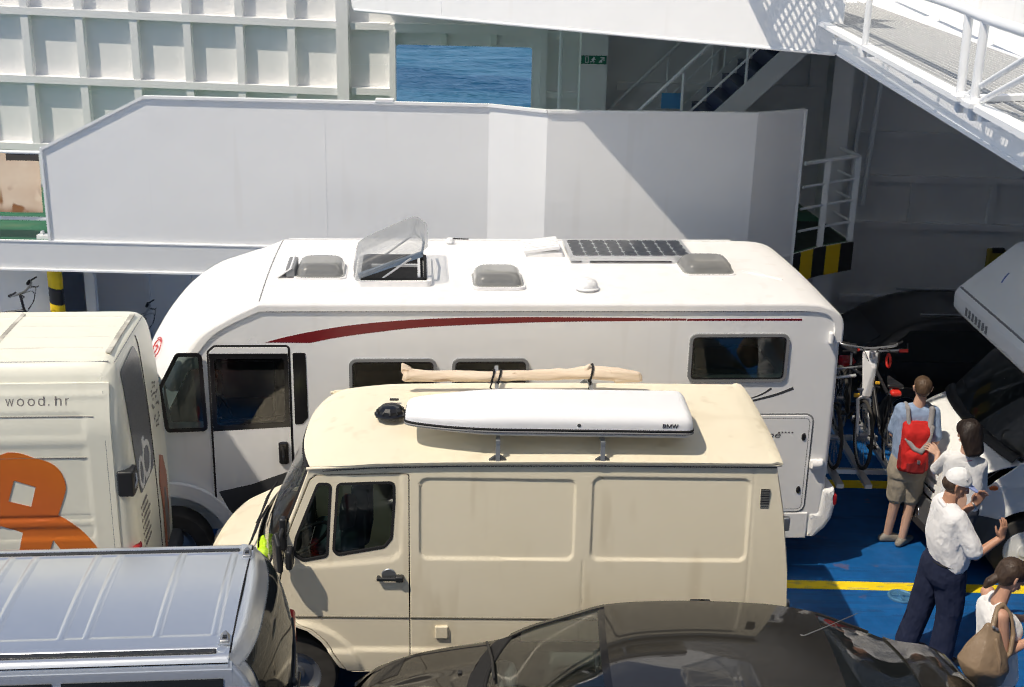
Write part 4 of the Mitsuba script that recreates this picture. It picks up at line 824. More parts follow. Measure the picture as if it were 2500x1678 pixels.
nn = lg.vertex_normals; vv = A(lg.vertices); lg.vertices = vv+nn*(.030*(meshkit.fbm(vv*np.array([6, 22, 22]), 4, seed=2)-.5)+.034*(meshkit.noise(vv*np.array([2.6, 7, 7]), 6)-.5))[:, None]
part(LG, 'stem', lg, 'drift_wood', Fv, smooth=60)
kn = tm(m3.Manifold.batch_hull([m3.Manifold.sphere(r, 10).translate(p) for p, r in (((-2.86, 1.2, 2.50), .03), ((-2.875, 1.2, 2.56), .012), ((-2.82, 1.2, 2.53), .014), ((-2.80, 1.2, 2.49), .02))])); part(LG, 'knot', moved(tm(m3.Manifold.batch_hull([m3.Manifold.sphere(r_, 10).translate(p_) for p_, r_ in (((-1.36, 1.19, 2.54), .03), ((-1.33, 1.18, 2.585), .010))])), 0, 0, LZ), 'drift_wood', Fv, smooth=40)
part(LG, 'split_end', moved(tm(m3.Manifold.batch_hull([m3.Manifold.sphere(r_, 10).translate(p_) for p_, r_ in (((-1.15, 1.17, 2.53), .03), ((-.93, 1.17, 2.515), .018), ((-.90, 1.18, 2.46), .016), ((-1.1, 1.17, 2.46), .03))])), 0, 0, LZ), 'drift_wood', Fv, smooth=30)
part(LG, 'broken_end', moved(kn, 0, 0, LZ), 'drift_wood', Fv, smooth=40)
for x, z, r in ((-2.13, 2.47+LZ, .052), (-2.075, 2.47+LZ, .052), (-1.315, 2.508+LZ, .073)):
    a = np.linspace(0, 2*np.pi, 22, endpoint=False); part(LG, 'strap', tube(np.stack([np.full(22, x)+.012*np.sin(a), 1.2+r*np.cos(a), z+r*np.sin(a)], -1), .009, 6, closed=True), 'black_rubber', Fv, smooth=True)
    part(LG, 'strap_tail', tube([(x, 1.17, 2.39), (x-.02, 1.12, 2.35), (x+.01, 1.05, 2.35)], .007, 6), 'black_rubber', Fv, smooth=True)
# ------------------------------------------------------------------ the pale delivery van at the left
WV = thing('delivery_van', 'pale cream white high roof delivery van with a bold orange emblem on its side', 'van')
Fw = frame(-5.7, -3.118, 9.2)
Wd = lambda n, m, ma, **k: part(WV, n, m, ma, Fw, **k)
mat('pale_paint', worn((.80, .785, .66), .03, 1.8, (.48, .42, .30), .07), .34, clearcoat=.4)
mat('pale_roof', proc(lambda p, n, uv: mix(mix((.77, .765, .66), (.81, .80, .71), fbm(p.x*1.5, p.y*1.5, 0., 3)), (.42, .37, .27), smoothstep(.60, .80, fbm(p.x*3.0, p.y*3.0, 3., 4))*.35)), .5)
mat('orange_print', proc(lambda p, n, uv: mix((.66, .19, .015), (.60, .13, .03), fbm(p.x*1.2, 0., p.z*2.0, 2))), .35, clearcoat=.3)
mat('print_grey', (.22, .20, .18), .5)
mat('film_grey', proc(lambda p, n, uv: mix((.10, .105, .115), (.16, .165, .175), fbm(p.x*90, p.y*90, p.z*90, 2))), .3)
mat('sealant', proc(lambda p, n, uv: mix((.36, .34, .29), (.62, .60, .52), smoothstep(.35, .7, fbm(p.x*9, p.y*9, 0., 4)))), .8)
prof = sm([(-.5, 2.735), (-.12, 2.735), (-.02, 2.71), (.03, 2.64), (.055, 2.45), (.085, 2.0), (.105, 1.5), (.115, 1.0), (.115, .55), (.08, .42)], 4)
wv_out = sg.Polygon([(-5.25, .42), (-5.35, .75), (-5.25, 1.05), (-4.55, 1.32), (-3.75, 2.35), (-3.45, 2.62), (-3.1, 2.735)]+prof)
def rx(z): q = A(prof[::-1]); return np.interp(z, q[:, 1], q[:, 0])
W0, W1 = -.13, 1.46
def warp_w(V):
    V = V.copy(); z = V[:, 2]; yc = (W0+W1)/2; k = 1-.135*sstep(2.15, 2.78, z)-.02*sstep(1.3, .4, z)
    V[:, 1] = yc+(V[:, 1]-yc)*k; V[:, 2] = z-.03*((V[:, 1]-yc)/.7)**4*sstep(2.5, 2.7, z); return V
wb = man_of(rex(wv_out, W0, W1, .12, 7, .05)).refine_to_length(.16); wb = tm(wb); wb.vertices = warp_w(A(wb.vertices)); Wd('body', wb, 'pale_paint', smooth=30)
def relief_w(V):
    V = V.copy(); x, y, z = V.T; h = 0*x
    s = sd_rrect(x, z, -4.0, -.215, 1.26, 2.33, .05); h = h-.010*sstep(.012, -.02, s)
    e = sstep(-.13, -.17, x); e2 = sstep(-.20, -.23, x)
    h = h+.009*np.exp(-((z-2.47)/.022)**2)*sstep(-.02, -.07, x)+.008*sstep(2.16, 2.12, z)*sstep(2.04, 2.08, z)*e2-.008*sstep(1.47, 1.45, z)*e2+.010*sstep(1.44, 1.42, z)*sstep(1.34, 1.38, z)*e2
    V[:, 1] = y-h; yc = (W0+W1)/2; k = 1-.135*sstep(2.15, 2.78, z)-.02*sstep(1.3, .4, z); V[:, 1] = yc+(V[:, 1]-yc)*k; return V
sp_ = sg.box(-3.6, .5, -.02, 2.56); Wd('side_panel', fine_xz(sp_, W0-.012, W0+.004, .022, relief_w), 'pale_paint', smooth=50)
Wd('corner_seam', tube([(-.065, W0-.012, .6), (-.065, W0-.012, 2.1), (-.065, W0+.045, 2.5)], .002, 4), 'frame_grey')
rzf = lambda x, y: 2.737-.03*((y-.665)/.7)**4
for z, xe in ((2.305, -.145), (1.965, -.22)):
    g_ = relief_w(np.stack([np.linspace(-3.5, xe, 40), np.full(40, W0-.016), np.full(40, z)], 1)); Wd('groove', tube(g_, .0045 if z < 2.35 else .0025, 6), 'print_grey' if z < 2.35 else 'frame_grey', smooth=True)
for x, w in ((-.965, .020), (-.055, .022)): Wd('sealant_strip', slab_xy(sg.Polygon([(x-w, .16), (x+w, .14), (x+w*.8, .6), (x+w, 1.15), (x-w*.7, 1.17), (x-w, .7)]), 2.728, 2.739), 'sealant')
for y in (.26, .52, .80, 1.06): Wd('roof_ridge', tube([(-3.0, y, 2.729), (-.12, y, 2.729)], .010, 6), 'pale_roof', smooth=True)
Wd('roof_gutter', tube([(x, .035, 2.70) for x in np.linspace(-3.0, -.03, 10)], .005, 6), 'frame_grey')
Wd('rear_seam', tube([(.012, .05, 2.69), (.018, .65, 2.705), (.012, 1.25, 2.69)], .004, 6), 'lamp_red' if False else 'frame_grey')
# side print
offx = W0-.021
om = sg.Polygon([(-1.75, 1.5), (-1.5, 1.86), (-1.2, 1.98), (-1.0, 1.985), (-.88, 1.995)]+sm([(-.81, 2.02), (-.72, 2.01), (-.62, 1.97), (-.5, 1.925), (-.43, 1.85), (-.40, 1.73), (-.42, 1.64), (-.48, 1.475)], 4)+sm([(-.47, 1.46), (-.38, 1.40), (-.28, 1.29), (-.19, 1.16), (-.12, 1.0), (-.07, .80)], 4)+[(-1.75, .80)]).buffer(0)
om = om.difference(sg.Polygon([(-.79, 1.78), (-.63, 1.72), (-.68, 1.55), (-.85, 1.60)])).difference(sg.Polygon([(-1.15, 1.40), (-.92, 1.385), (-.77, 1.32), (-.90, .8), (-1.2, .8)])).difference(sg.Polygon([(-.54, 1.255), (-.46, 1.12), (-.36, .8), (-.70, .8)])).difference(sg.Polygon([(-1.28, 1.78), (-1.1, 1.72), (-1.15, 1.54), (-1.32, 1.6)]))
def lay_w(V): q = relief_w(V); q[:, 1] -= .007; return q
Wd('orange_emblem', fine_xz(om, W0-.0125, W0-.011, .020, lay_w), 'orange_print', smooth=50, label='large orange emblem printed on the side')
for ch, xa, xb in (('-', -.868, -.840), ('w', -.798, -.735), ('o', -.712, -.658), ('o', -.632, -.578), ('d', -.554, -.505), ('.', -.480, -.470), ('h', -.427, -.378), ('r', -.350, -.325)):
    t = text_xz(ch, .074, 0, 0, 0, .002, width=xb-xa); t.apply_translation((xa-t.bounds[0][0], W0-.0125, 2.393)); t.vertices = relief_w(A(t.vertices)); Wd('lettering', t, 'print_grey')
# rear window, lamps, hinge, prints
def rear_sheet(y0, y1, z0, z1, off=.006, ny=6, nz=14, poly_=None):
    if poly_ is None: poly_ = sg.box(y0, z0, y1, z1)
    m = tm(manif(poly_, .004).refine_to_length(.06)).copy(); v = A(m.vertices); m.vertices = np.stack([rx(v[:, 1])+off+v[:, 2], v[:, 0], v[:, 1]], 1); m.fix_normals(); return m
wp_ = rounded(sg.Polygon([(.06, 2.60), (.62, 2.63), (.72, 2.50), (.75, 2.0), (.74, 1.50), (.16, 1.50), (.12, 1.62), (.08, 2.1)]), .05)
rwn = Wd('rear_window', rear_sheet(0, 0, 0, 0, .005, poly_=wp_), 'film_grey', smooth=40, label='rear window covered by dark grey film')
mat('print_pale', (.62, .62, .60), .5)
for q in (ring(sg.Point(.47, 1.68).buffer(.16).intersection(sg.box(.3, 1.5, .7, 2)).union(sg.box(.36, 1.53, .44, 1.9)), .045), ring(affinity.scale(sg.Point(.24, 1.66).buffer(.10), 1, 1.4), .04)):
    part(rwn, 'film_letter', rear_sheet(0, 0, 0, 0, .010, poly_=q), 'print_pale', Fw)
Wd('door_gap', rear_sheet(.785, .797, .6, 2.66, .002), 'black_rubber')
mat('orange_pale', (.42, .16, .09), .4)
fig = rounded(sg.Polygon([(.93, .55), (.95, 1.0), (.90, 1.25), (1.0, 1.48), (1.12, 1.42), (1.22, 1.2), (1.2, .9), (1.12, .55)]).difference(sg.Polygon([(1.02, .55), (1.05, .95), (1.10, .55)])), .02)
Wd('orange_figure', rear_sheet(0, 0, 0, 0, .005, poly_=fig), 'orange_pale'); Wd('dark_figure', rear_sheet(0, 0, 0, 0, .008, poly_=rounded(sg.Polygon([(1.02, .62), (1.0, .95), (1.07, 1.18), (1.13, 1.0), (1.14, .62)]), .02)), 'print_grey')
rn = np.random.default_rng(3)
for i in range(26):
    a = i*.62; r = .05+.115*(i/26)**.5; yy, zz = 1.08+r*math.cos(a)*.85, 1.92+r*math.sin(a)*1.35
    Wd('small_print', rear_sheet(yy-.018, yy+.018, zz-.007, zz+.007, .005), 'print_grey')
for i in range(7):
    zz = 1.40-.06*i; Wd('small_print', rear_sheet(.16, .16+.18+.12*rn.random(), zz-.010, zz+.010, .005), 'print_grey'); Wd('small_print', rear_sheet(.10, .125, zz-.010, zz+.010, .005), 'print_grey')
Wd('hinge', rbx(-.005, .125, W0-.02, W0+.14, 1.62, 1.84, .02), 'black_plastic', smooth=35); Wd('hinge_pin', tube([(.12, W0+.02, 1.68), (.135, W0+.06, 1.73), (.12, W0+.09, 1.78)], .012), 'steel', smooth=True)
Wd('tail_lamp', rex(rounded(sg.Polygon([(-.03, .70), (.10, .70), (.125, 1.16), (.09, 1.17), (-.035, 1.10)]), .02), W0-.018, W0+.13, .02, 4, .03), 'lamp_red', smooth=35)
Wd('rear_bumper', rbx(.02, .20, W0-.02, W1+.02, .38, .58, .04), 'dark_grey', smooth=35)
for x in (-.95, -4.35):
    wheel(WV, x, W0+.10, .34, Fw, .2, 'steel'); wheel(WV, x, W1-.10, .34, Fw, .2, 'steel', side=1)
Wd('windscreen', grid([[(-4.56, y, 1.34), (-3.76, y, 2.37)] for y in np.linspace(0, 1.3, 5)]), 'dark_glass')

# ------------------------------------------------------------------ the silver van in the lower left corner
SV = thing('silver_van', 'silver passenger van with ribbed roof and dark roof rails', 'van')
Fs = frame(-5.7, -1.661, 6.562)
Sd = lambda n, m, ma, **k: part(SV, n, m, ma, Fs, **k)
def silver_col(p, n, uv): return mix((.68, .715, .755), (.72, .75, .785), fbm(p.x*3, p.y*3, p.z*3, 2))
mat('silver_paint', proc(silver_col), .24, .5, metallic=.75, clearcoat=.8)
SY0, SY1 = -.13, 1.40; SC = (SY0+SY1)/2
xg = np.r_[np.linspace(-3.4, -1.75, 30), np.linspace(-1.74, .0, 190)]; yg = np.linspace(-.085, 1.345, 130)
Xg, Yg = np.meshgrid(xg, yg, indexing='ij')
def roof_s(X, Y):
    z = 1.852+.045*(1-((Y-SC)/.73)**2)-.030*np.clip(-X/3.4, 0, 1)**2*0
    inside = sstep(.125, .145, Y)*sstep(1.185, 1.165, Y)
    h = 0*X
    for xa in (-.105, -.45, -.865, -1.015, -1.42, -1.58, -2.0, -2.16, -2.6, -2.76): h = h+.010*np.exp(-((X-xa)/.018)**4)
    z = z+inside*(h-.007)
    d = np.minimum(np.abs(Y+.018), np.abs(Y-1.225)); z = z-.018*sstep(.030, .020, d)*sstep(-.06, -.09, X)       # rail channel
    z = z-.05*np.clip((-.05-Y)/.05, 0, 1)**2-.05*np.clip((Y-1.30)/.05, 0, 1)**2
    return z
rs = grid(np.stack([Xg, Yg, roof_s(Xg, Yg)], -1))
if rs.face_normals[:, 2].mean() < 0: rs.invert()
Sd('roof', thick(rs, .012), 'silver_paint', smooth=60)
for y in (-.018, 1.225):
    pth = [(x, y, 1.852+.045*(1-((y-SC)/.73)**2)+.002) for x in np.linspace(-3.3, -.095, 14)]
    k = Sd('roof_rail', cat([beam(pth[i], pth[i+1], .036, .022) for i in range(13)]), 'black_plastic'); part(k, 'end_cap', rbx(-.105, -.078, y-.020, y+.020, pth[-1][2]-.012, pth[-1][2]+.014, .008), 'black_plastic', Fs, smooth=30)
    rim_y = .014 if y < .5 else 1.193
for (x, y) in ((-.035, .075), (-.015, 1.135)):
    b = Sd('roof_bracket', cat(bx(x-.035, x+.035, y-.055, y+.055, 1.885, 1.893)), 'silver_paint'); part(b, 'hook', tm(m3.Manifold.batch_hull([m3.Manifold.sphere(.008, 8).translate(p) for p in ((x-.022, y-.04, 1.90), (x+.022, y-.04, 1.90), (x-.02, y+.02, 1.91), (x+.02, y+.02, 1.905), (x, y+.03, 1.925))])), 'steel', Fs, smooth=30); part(b, 'slot', bx(x-.012, x+.012, y-.03, y+.0, 1.905, 1.922), 'black_plastic', Fs)
mat('print_silver', (.26, .28, .30), .4)
# tailgate
tp = sm([(.012, 1.885), (.06, 1.872), (.105, 1.83), (.205, 1.695), (.275, 1.43), (.307, 1.18), (.315, .95), (.30, .62)], 5)
tv = np.linspace(-1, 1, 33)
def tail_sheet(z1, z0, off, vlim=1.0, n=26):
    T_ = A(tp[::-1]); zs = np.linspace(z1, z0, n); xs = np.interp(zs, T_[:, 1], T_[:, 0]); half = np.interp(zs, [.6, 1.2, 1.5, 1.8, 1.9], [.80, .79, .755, .70, .66])*vlim
    return grid(np.stack([np.stack([xs+off-.085*np.abs(v*vlim)**3.2-0*zs, SC+v*half, zs], -1) for v in tv]))
def outward(m, ax=0):
    if m.face_normals[:, ax].mean() < 0: m.invert()
    return m
Sd('tailgate_top', thick(outward(tail_sheet(1.885, 1.792, 0)), .012), 'silver_paint', smooth=60)
Sd('tailgate_frame', outward(tail_sheet(1.80, 1.0, -.006)), 'silver_paint', smooth=60)
Sd('tailgate', thick(outward(tail_sheet(1.185, .62, 0)), .012), 'silver_paint', smooth=60)
rg = Sd('rear_window', thick(outward(tail_sheet(1.785, 1.20, .004, .90)), .006), 'dark_glass', smooth=60)
Sd('tailgate_gap', tube([(.004, SC+v*.66, 1.852+.045*(1-(v*.66/.73)**2)+.001) for v in np.linspace(-1, 1, 20)], .006, 6), 'black_rubber')
part(rg, 'wiper', tube([(.315, SC-.05, 1.235), (.305, SC+.25, 1.30), (.265, SC+.52, 1.37)], .012, 8), 'black_plastic', Fs, smooth=True); part(rg, 'wiper_pivot', moved(tm(m3.Manifold.sphere(.03, 14)), .315, SC-.05, 1.235), 'black_plastic', Fs, smooth=True)
Sd('badge', rot(moved(tm(m3.Manifold.sphere(1, 20)).apply_scale((.012, .05, .03)), .318, SC, 1.10), 0, (0, 1, 0)), 'chrome', smooth=True); Sd('handle_strip', rbx(.29, .33, SC-.35, SC+.35, 1.0, 1.05, .01), 'black_plastic', smooth=30)
for y in (SY1-.05, SY0+.05): Sd('tail_lamp', rbx(.14, .27, y-.07, y+.07, .95, 1.30, .03), 'lamp_red', smooth=35)
Sd('rear_bumper', rbx(.20, .42, SY0-.08, SY1+.08, .40, .62, .05), 'silver_paint', smooth=35)
# sides
def side_s(y0, s):
    pr = [(0.0, 1.838), (-.02, 1.80), (-.035, 1.755), (-.10, 1.45), (-.145, 1.05), (-.16, .75), (-.13, .40)]
    return pr
for s, yb in ((1, -.08), (-1, 1.34)):
    pr = sm(side_s(0, 1), 5); xs = np.linspace(-3.8, .02, 40)
    rows = [[(x+(.02 if False else 0), yb+s*d, z) for x in xs] for d, z in pr]; g_ = outward(grid(rows), 1) if s < 0 else grid(rows)
    if (g_.face_normals[:, 1].mean() > 0) == (s > 0): g_.invert()
    Sd('body_side', g_, 'silver_paint', smooth=60)
    lo_, hi_ = 1.15, 1.745
    for a, b in ((-3.3, -2.2), (-2.14, -1.02), (-.965, -.03)):
        zz = np.linspace(hi_, lo_, 8); T2 = A(pr[::-1]); dd = np.interp(zz, T2[:, 1], T2[:, 0]); sl = .03 if b > -.1 else 0
        Sd('side_window', thick(grid([[(x+sl*0, yb+s*(d-.006), z) for x in np.linspace(a, b+sl*(1745-z*1000)/200*0, 8)] for d, z in zip(dd, zz)]), .004), 'dark_glass', smooth=60)
    Sd('roof_seam', tube([(x, yb+s*(-.010), 1.829) for x in np.linspace(-3.4, -.005, 10)], .004, 6), 'black_rubber')
    # corner pillar joining side and tailgate
    zz = np.linspace(1.86, .62, 22); T_ = A(tp[::-1]); xt = np.interp(zz, T_[:, 1], T_[:, 0])-.085; half = np.interp(zz, [.6, 1.2, 1.5, 1.8, 1.9], [.80, .79, .755, .70, .66]); T2 = A(pr[::-1]); dd = np.interp(zz, T2[:, 1], T2[:, 0])
    rows = []
    for t in np.linspace(0, 1, 8):
        a = t*np.pi/2
        ye = SC-s*half; ys = yb+s*dd; xs0 = np.minimum(0.0, xt)
        rows.append(np.stack([xs0*1.0+(xt-xs0)*np.sin(a)*.999, ys+(ye-ys)*(1-np.cos(a)), zz], -1))
    g_ = grid(rows)
    if (g_.face_normals[:, 1].mean() > 0) == (s > 0): g_.invert()
    Sd('corner_pillar', g_, 'silver_paint', smooth=60)
Sd('front', grid([[(-3.4, y, 1.85), (-4.1, y, 1.25), (-4.9, y, .95), (-5.0, y, .4)] for y in np.linspace(SY0, SY1, 6)]), 'silver_paint', smooth=30)
Sd('side_lower', bx(-5.0, -3.7, SY0+.02, SY1-.02, .4, .95), 'silver_paint'); Sd('underside', bx(-4.9, .2, SY0+.05, SY1-.05, .35, .42), 'black_rubber')
for x in (-.75, -3.75): wheel(SV, x, SY0+.05, .32, Fs, .2, 'steel'); wheel(SV, x, SY1-.05, .32, Fs, .2, 'steel', side=1)

# ------------------------------------------------------------------ the dark glossy car at the bottom
DC = thing('dark_car', 'glossy dark brown grey car with a tilted roof aerial in the foreground', 'car')
Fc = frame(0, 1.012, 8.052)
Cd = lambda n, m, ma, **k: part(DC, n, m, ma, Fc, **k)
mat('dark_paint', (.020, .018, .015), .035, 1.0, clearcoat=1.0)
cx = A([-2.20, -2.05, -1.8, -1.4, -1.12, -.8, -.5, -.30, 0, .4, .8, 1.18, 1.5, 1.85, 2.05, 2.2, 2.35, 2.42])
cz = A([.60, .74, .86, .955, 1.015, 1.195, 1.325, 1.39, 1.425, 1.44, 1.43, 1.375, 1.255, 1.115, 1.085, 1.01, .86, .70])
from scipy.interpolate import PchipInterpolator
zc = PchipInterpolator(cx, cz); hwf = PchipInterpolator([-2.2, -2.0, -1.6, -1.12, -.7, -.3, .4, 1.0, 1.3, 1.85, 2.2, 2.42], [.52, .64, .72, .705, .655, .615, .60, .60, .61, .655, .66, .58])
drop = PchipInterpolator([-2.2, -1.6, -1.12, -.6, -.3, .5, 1.2, 1.85, 2.42], [.04, .06, .055, .07, .055, .05, .05, .05, .05]); CY = -.60
vv_ = np.linspace(-1, 1, 41)
def top_sheet(xa, xb, n, off=0.0, v0=-1., v1=1.):
    v = np.linspace(v0, v1, 41); R_ = []
    for t in np.linspace(0, 1, n):
        x = xa(v)+(xb(v)-xa(v))*t; R_.append(np.stack([x, CY+v*hwf(x), zc(x)-drop(x)*np.abs(v)**2.4+off], -1))
    return outward(grid(R_), 2)
xcw = lambda v: -1.16+.20*v**2; xwt = lambda v: -.335+.02*v**2; xrt = lambda v: 1.19+.0*v; xrb = lambda v: 1.83-.10*v**2; kst = lambda c: (lambda v: c+0*v)
bon = top_sheet(lambda v: -2.19+.22*np.abs(v)**2.5, lambda v: xcw(v)-.125, 26)
vb = A(bon.vertices); sv = (vb[:, 1]-CY)/.7; bon.vertices[:, 2] += .012*np.exp(-((np.abs(sv)-.52-.12*(vb[:, 0]+1.2))/.05)**2)*sstep(-2.1, -1.7, vb[:, 0])
Cd('bonnet', thick(bon, .01), 'dark_paint', smooth=60)
Cd('cowl', thick(top_sheet(lambda v: xcw(v)-.13, xcw, 5, -.010), .01), 'black_rubber', smooth=60)
wsn = Cd('windscreen', top_sheet(xcw, xwt, 16), 'pane_clear', smooth=60)
edge = [top_sheet(xcw, lambda v: xcw(v)+.01, 2).vertices[i] for i in range(41)]
part(wsn, 'seal', tube(A(edge), .014, 6), 'black_rubber', Fc, smooth=True); part(wsn, 'header', thick(top_sheet(lambda v: xwt(v)-.05, xwt, 3, .003), .004), 'black_gloss', Fc, smooth=60)
for v0, v1 in ((-1.0, -.925), (.925, 1.0)): Cd('pillar', thick(top_sheet(lambda v: xcw(v)-.02, xwt, 16, .004, v0, v1), .012), 'dark_paint', smooth=60)
Cd('roof', thick(top_sheet(xwt, xrt, 30, .001), .012), 'dark_paint', smooth=60)
Cd('rear_window', top_sheet(xrt, xrb, 12, 0), 'dark_glass', smooth=60); Cd('rear_gap', tube(top_sheet(xrt, lambda v: xrt(v)+.01, 2).vertices[:41], .005, 6), 'mid_grey', smooth=True)
Cd('boot_lid', thick(top_sheet(xrb, lambda v: 2.43-.10*v**2, 14, .001), .012), 'dark_paint', smooth=60)
sxs = np.linspace(-2.14, 2.38, 60)
for s in (1, -1):
    te = np.stack([sxs, CY+s*hwf(sxs), zc(sxs)-drop(sxs)-.002], -1)
    zb = np.interp(sxs, [-2.2, -2.0, -1.1, .5, 1.9, 2.4], [.55, .72, .90, .93, .97, .66]); hb = np.interp(sxs, [-2.2, -2.0, -1.5, 0, 1.5, 2.2, 2.4], [.60, .72, .82, .85, .83, .74, .62])
    zb = np.minimum(zb, te[:, 2]-.01); be = np.stack([sxs, CY+s*np.maximum(hb-.03, hwf(sxs)+.01), zb], -1); md = np.stack([sxs, CY+s*(hb+.005), zb*.5+.33], -1); lo = np.stack([sxs, CY+s*(hb-.04), np.full_like(sxs, .24)], -1)
    up_ = [te+(be-te)*t+np.array([0, s*.02*math.sin(math.pi*t), 0]) for t in np.linspace(0, 1, 6)]
    dn = [be+(md-be)*t for t in np.linspace(0, 1, 4)]+[md+(lo-md)*t for t in np.linspace(.25, 1, 4)]
    def orient(g):
        if (g.face_normals[:, 1].mean() > 0) != (s > 0): g.invert()
        return g
    Cd('body_side', orient(grid(dn)), 'dark_paint', smooth=60)
    i0, i1 = np.searchsorted(sxs, -.95), np.searchsorted(sxs, 1.65)
    Cd('side_window', orient(grid([q[i0:i1] for q in up_])), 'pane_dark', smooth=60)
    Cd('wing', orient(grid([q[:i0+1] for q in up_])), 'dark_paint', smooth=60); Cd('wing', orient(grid([q[i1-1:] for q in up_])), 'dark_paint', smooth=60)
    im = np.searchsorted(sxs, .35); Cd('pillar', tube([q[im]+np.array([0, s*.004, 0]) for q in up_], .03, 8), 'black_gloss', smooth=True)
    Cd('roof_rail', tube(te[i0:i1]+np.array([0, 0, .004]), .012, 8), 'dark_paint', smooth=True)
    for x in (-1.35, 1.45):
        wheel(DC, x, CY+s*.74, .31, Fc, .2, 'steel', side=s)
fr_ = np.stack([np.full(12, -2.19)+.25*np.abs(np.linspace(-1, 1, 12))**2.5, CY+np.linspace(-1, 1, 12)*.58, np.full(12, .60)], -1); f2 = fr_.copy(); f2[:, 2] = .25; f2[:, 0] -= .03
Cd('front', grid([fr_, (fr_+f2)/2-np.array([.05, 0, 0]), f2]), 'dark_paint', smooth=60)
rr_ = np.stack([2.42-.10*np.linspace(-1, 1, 12)**2, CY+np.linspace(-1, 1, 12)*.60, np.full(12, .70)], -1); r2 = rr_.copy(); r2[:, 2] = .26; Cd('rear', grid([rr_, (rr_+r2)/2+np.array([.06, 0, 0]), r2]), 'dark_paint', smooth=60)
for a_, b_ in ((-.97, -.60), (.60, .97)): Cd('headlamp', top_sheet(lambda v: -2.06+.16*np.abs(v)**3, lambda v: -1.86+.10*np.abs(v), 8, .0035, a_, b_), 'black_gloss', smooth=60)
for y0, y1 in ((CY+.60, CY+.10), (CY+.02, CY-.45)):
    Cd('wiper', tube([(xcw(np.array(.3))-.02, y0, zc(-1.15)+.012), (-1.12, (y0+y1)/2, zc(-1.10)+.016), (-1.10, y1, zc(-1.10)+.022)], .011, 6), 'black_plastic', smooth=True)
mat('seat_pale', (.62, .66, .64), .85)
Cd('floor', bx(-1.5, 1.9, CY-.7, CY+.7, .25, .33), 'interior_dark'); Cd('dashboard', rbx(-1.12, -.94, CY-.62, CY+.62, .62, .88, .06), 'dark_grey', smooth=40)
for y in (CY-.36, CY+.36):
    Cd('front_seat', cat(rbx(-.24, -.02, y-.25, y+.25, .50, 1.08, .07), rbx(-.20, -.08, y-.13, y+.13, 1.06, 1.22, .05), rbx(-.66, -.12, y-.25, y+.25, .42, .60, .06)), 'seat_pale', smooth=40)
Cd('rear_seat', rbx(.75, 1.0, CY-.60, CY+.60, .45, 1.08, .08), 'seat_teal', smooth=40)
Cd('steering_wheel', rot(trimesh.creation.torus(.18, .014, 26, 8), -60, (0, 1, 0)).apply_translation((-.66, CY-.36, .98)), 'black_plastic', smooth=True)
Cd('mirror', rbx(-.42, -.38, CY-.11, CY+.11, 1.24, 1.30, .015), 'black_plastic', smooth=30)
Cd('aerial', tube([(1.00, -.45, 1.40), (1.19, -.45, 1.50), (1.37, -.45, 1.60)], [.007, .0035, .002], 6), 'dark_grey', smooth=True); Cd('aerial_foot', moved(tm(m3.Manifold.sphere(1, 14)).apply_scale((.035, .018, .016)), 1.0, -.45, 1.405), 'mid_grey', smooth=True)

gz_ = lambda a, b, n, o=.0015: A([[x, CY+v*hwf(x), zc(x)-drop(x)*abs(v)**2.4+o] for x, v in zip(np.linspace(a[0], b[0], n), np.linspace(a[1], b[1], n))])
for v in (-.93, .93): Cd('bonnet_gap', tube(gz_((-2.0, v), (-1.14, v), 16), .004, 5), 'black_rubber')
for v in (-.90, .90): Cd('roof_strip', tube(gz_((-.28, v), (1.15, v), 24, .003), .008, 6), 'black_gloss', smooth=True)
Cd('boot_gap', tube(A([[1.86-.10*v*v, CY+v*hwf(1.86-.10*v*v), zc(1.86-.10*v*v)-drop(1.86)*abs(v)**2.4+.002] for v in np.linspace(-1, 1, 30)]), .005, 5), 'black_rubber')
mat('washer_chrome', (.7, .7, .7), .15, metallic=1.0)
for y in (CY+.28, CY-.28): Cd('washer_jet', rbx(-1.36, -1.33, y-.02, y+.02, zc(-1.35)-.004, zc(-1.35)+.012, .005), 'black_plastic', smooth=30)
# unseen car added out of frame to darken what the side windows mirror
GC = thing('added_car', 'unseen grey car added nearer than the dark car to darken window reflections', 'car')
mat('added_car_paint', (.11, .115, .12), .10, .6, clearcoat=1.0)
for k in [k for k in scene if k.startswith('dark_car__')]:
    d = dict(scene[k]); d['to_world'] = T().translate([-.95, -2.55, 0])
    if d['bsdf'].get('id') == 'dark_paint': d['bsdf'] = {'type': 'ref', 'id': 'added_car_paint'}
    scene['added_car'+k[len('dark_car'):]] = d
# ------------------------------------------------------------------ the cab-over motorhome at the right edge
AC = thing('alcove_camper', 'white alcove motorhome at the right edge with black windscreen and sloping bonnet, half in shade', 'motorhome')
Fa = np.eye(4)
Ad = lambda n, m, ma, **k: part(AC, n, m, ma, None, **k)
mat('camper_white', worn((.80, .81, .79), .02, 1.5, (.5, .45, .38), .05), .32, clearcoat=.4)
AY0, AY1 = 11.0, 13.06; AYC = (AY0+AY1)/2
def camp_sheet(xa, xb, za, zb, n=18, w0=1.0, w1=1.0, crown=.05, bow=0.12, dip=0.0):
    v = np.linspace(-1, 1, 31); R_ = []
    for t in np.linspace(0, 1, n):
        half = (AY1-AY0)/2*(w0+(w1-w0)*t); x = xa+(xb-xa)*t+bow*np.abs(v)**2.4*(1 if True else 0); z = za+(zb-za)*t+.03*math.sin(math.pi*t)-crown*np.abs(v)**2.6-dip*t
        R_.append(np.stack([x, AYC+v*half, z], -1))
    return outward(grid(R_), 2)
Ad('bonnet', thick(camp_sheet(4.20, 4.70, 1.02, 1.275, 18, .90, .97, .06, .14), .012), 'camper_white', smooth=60)
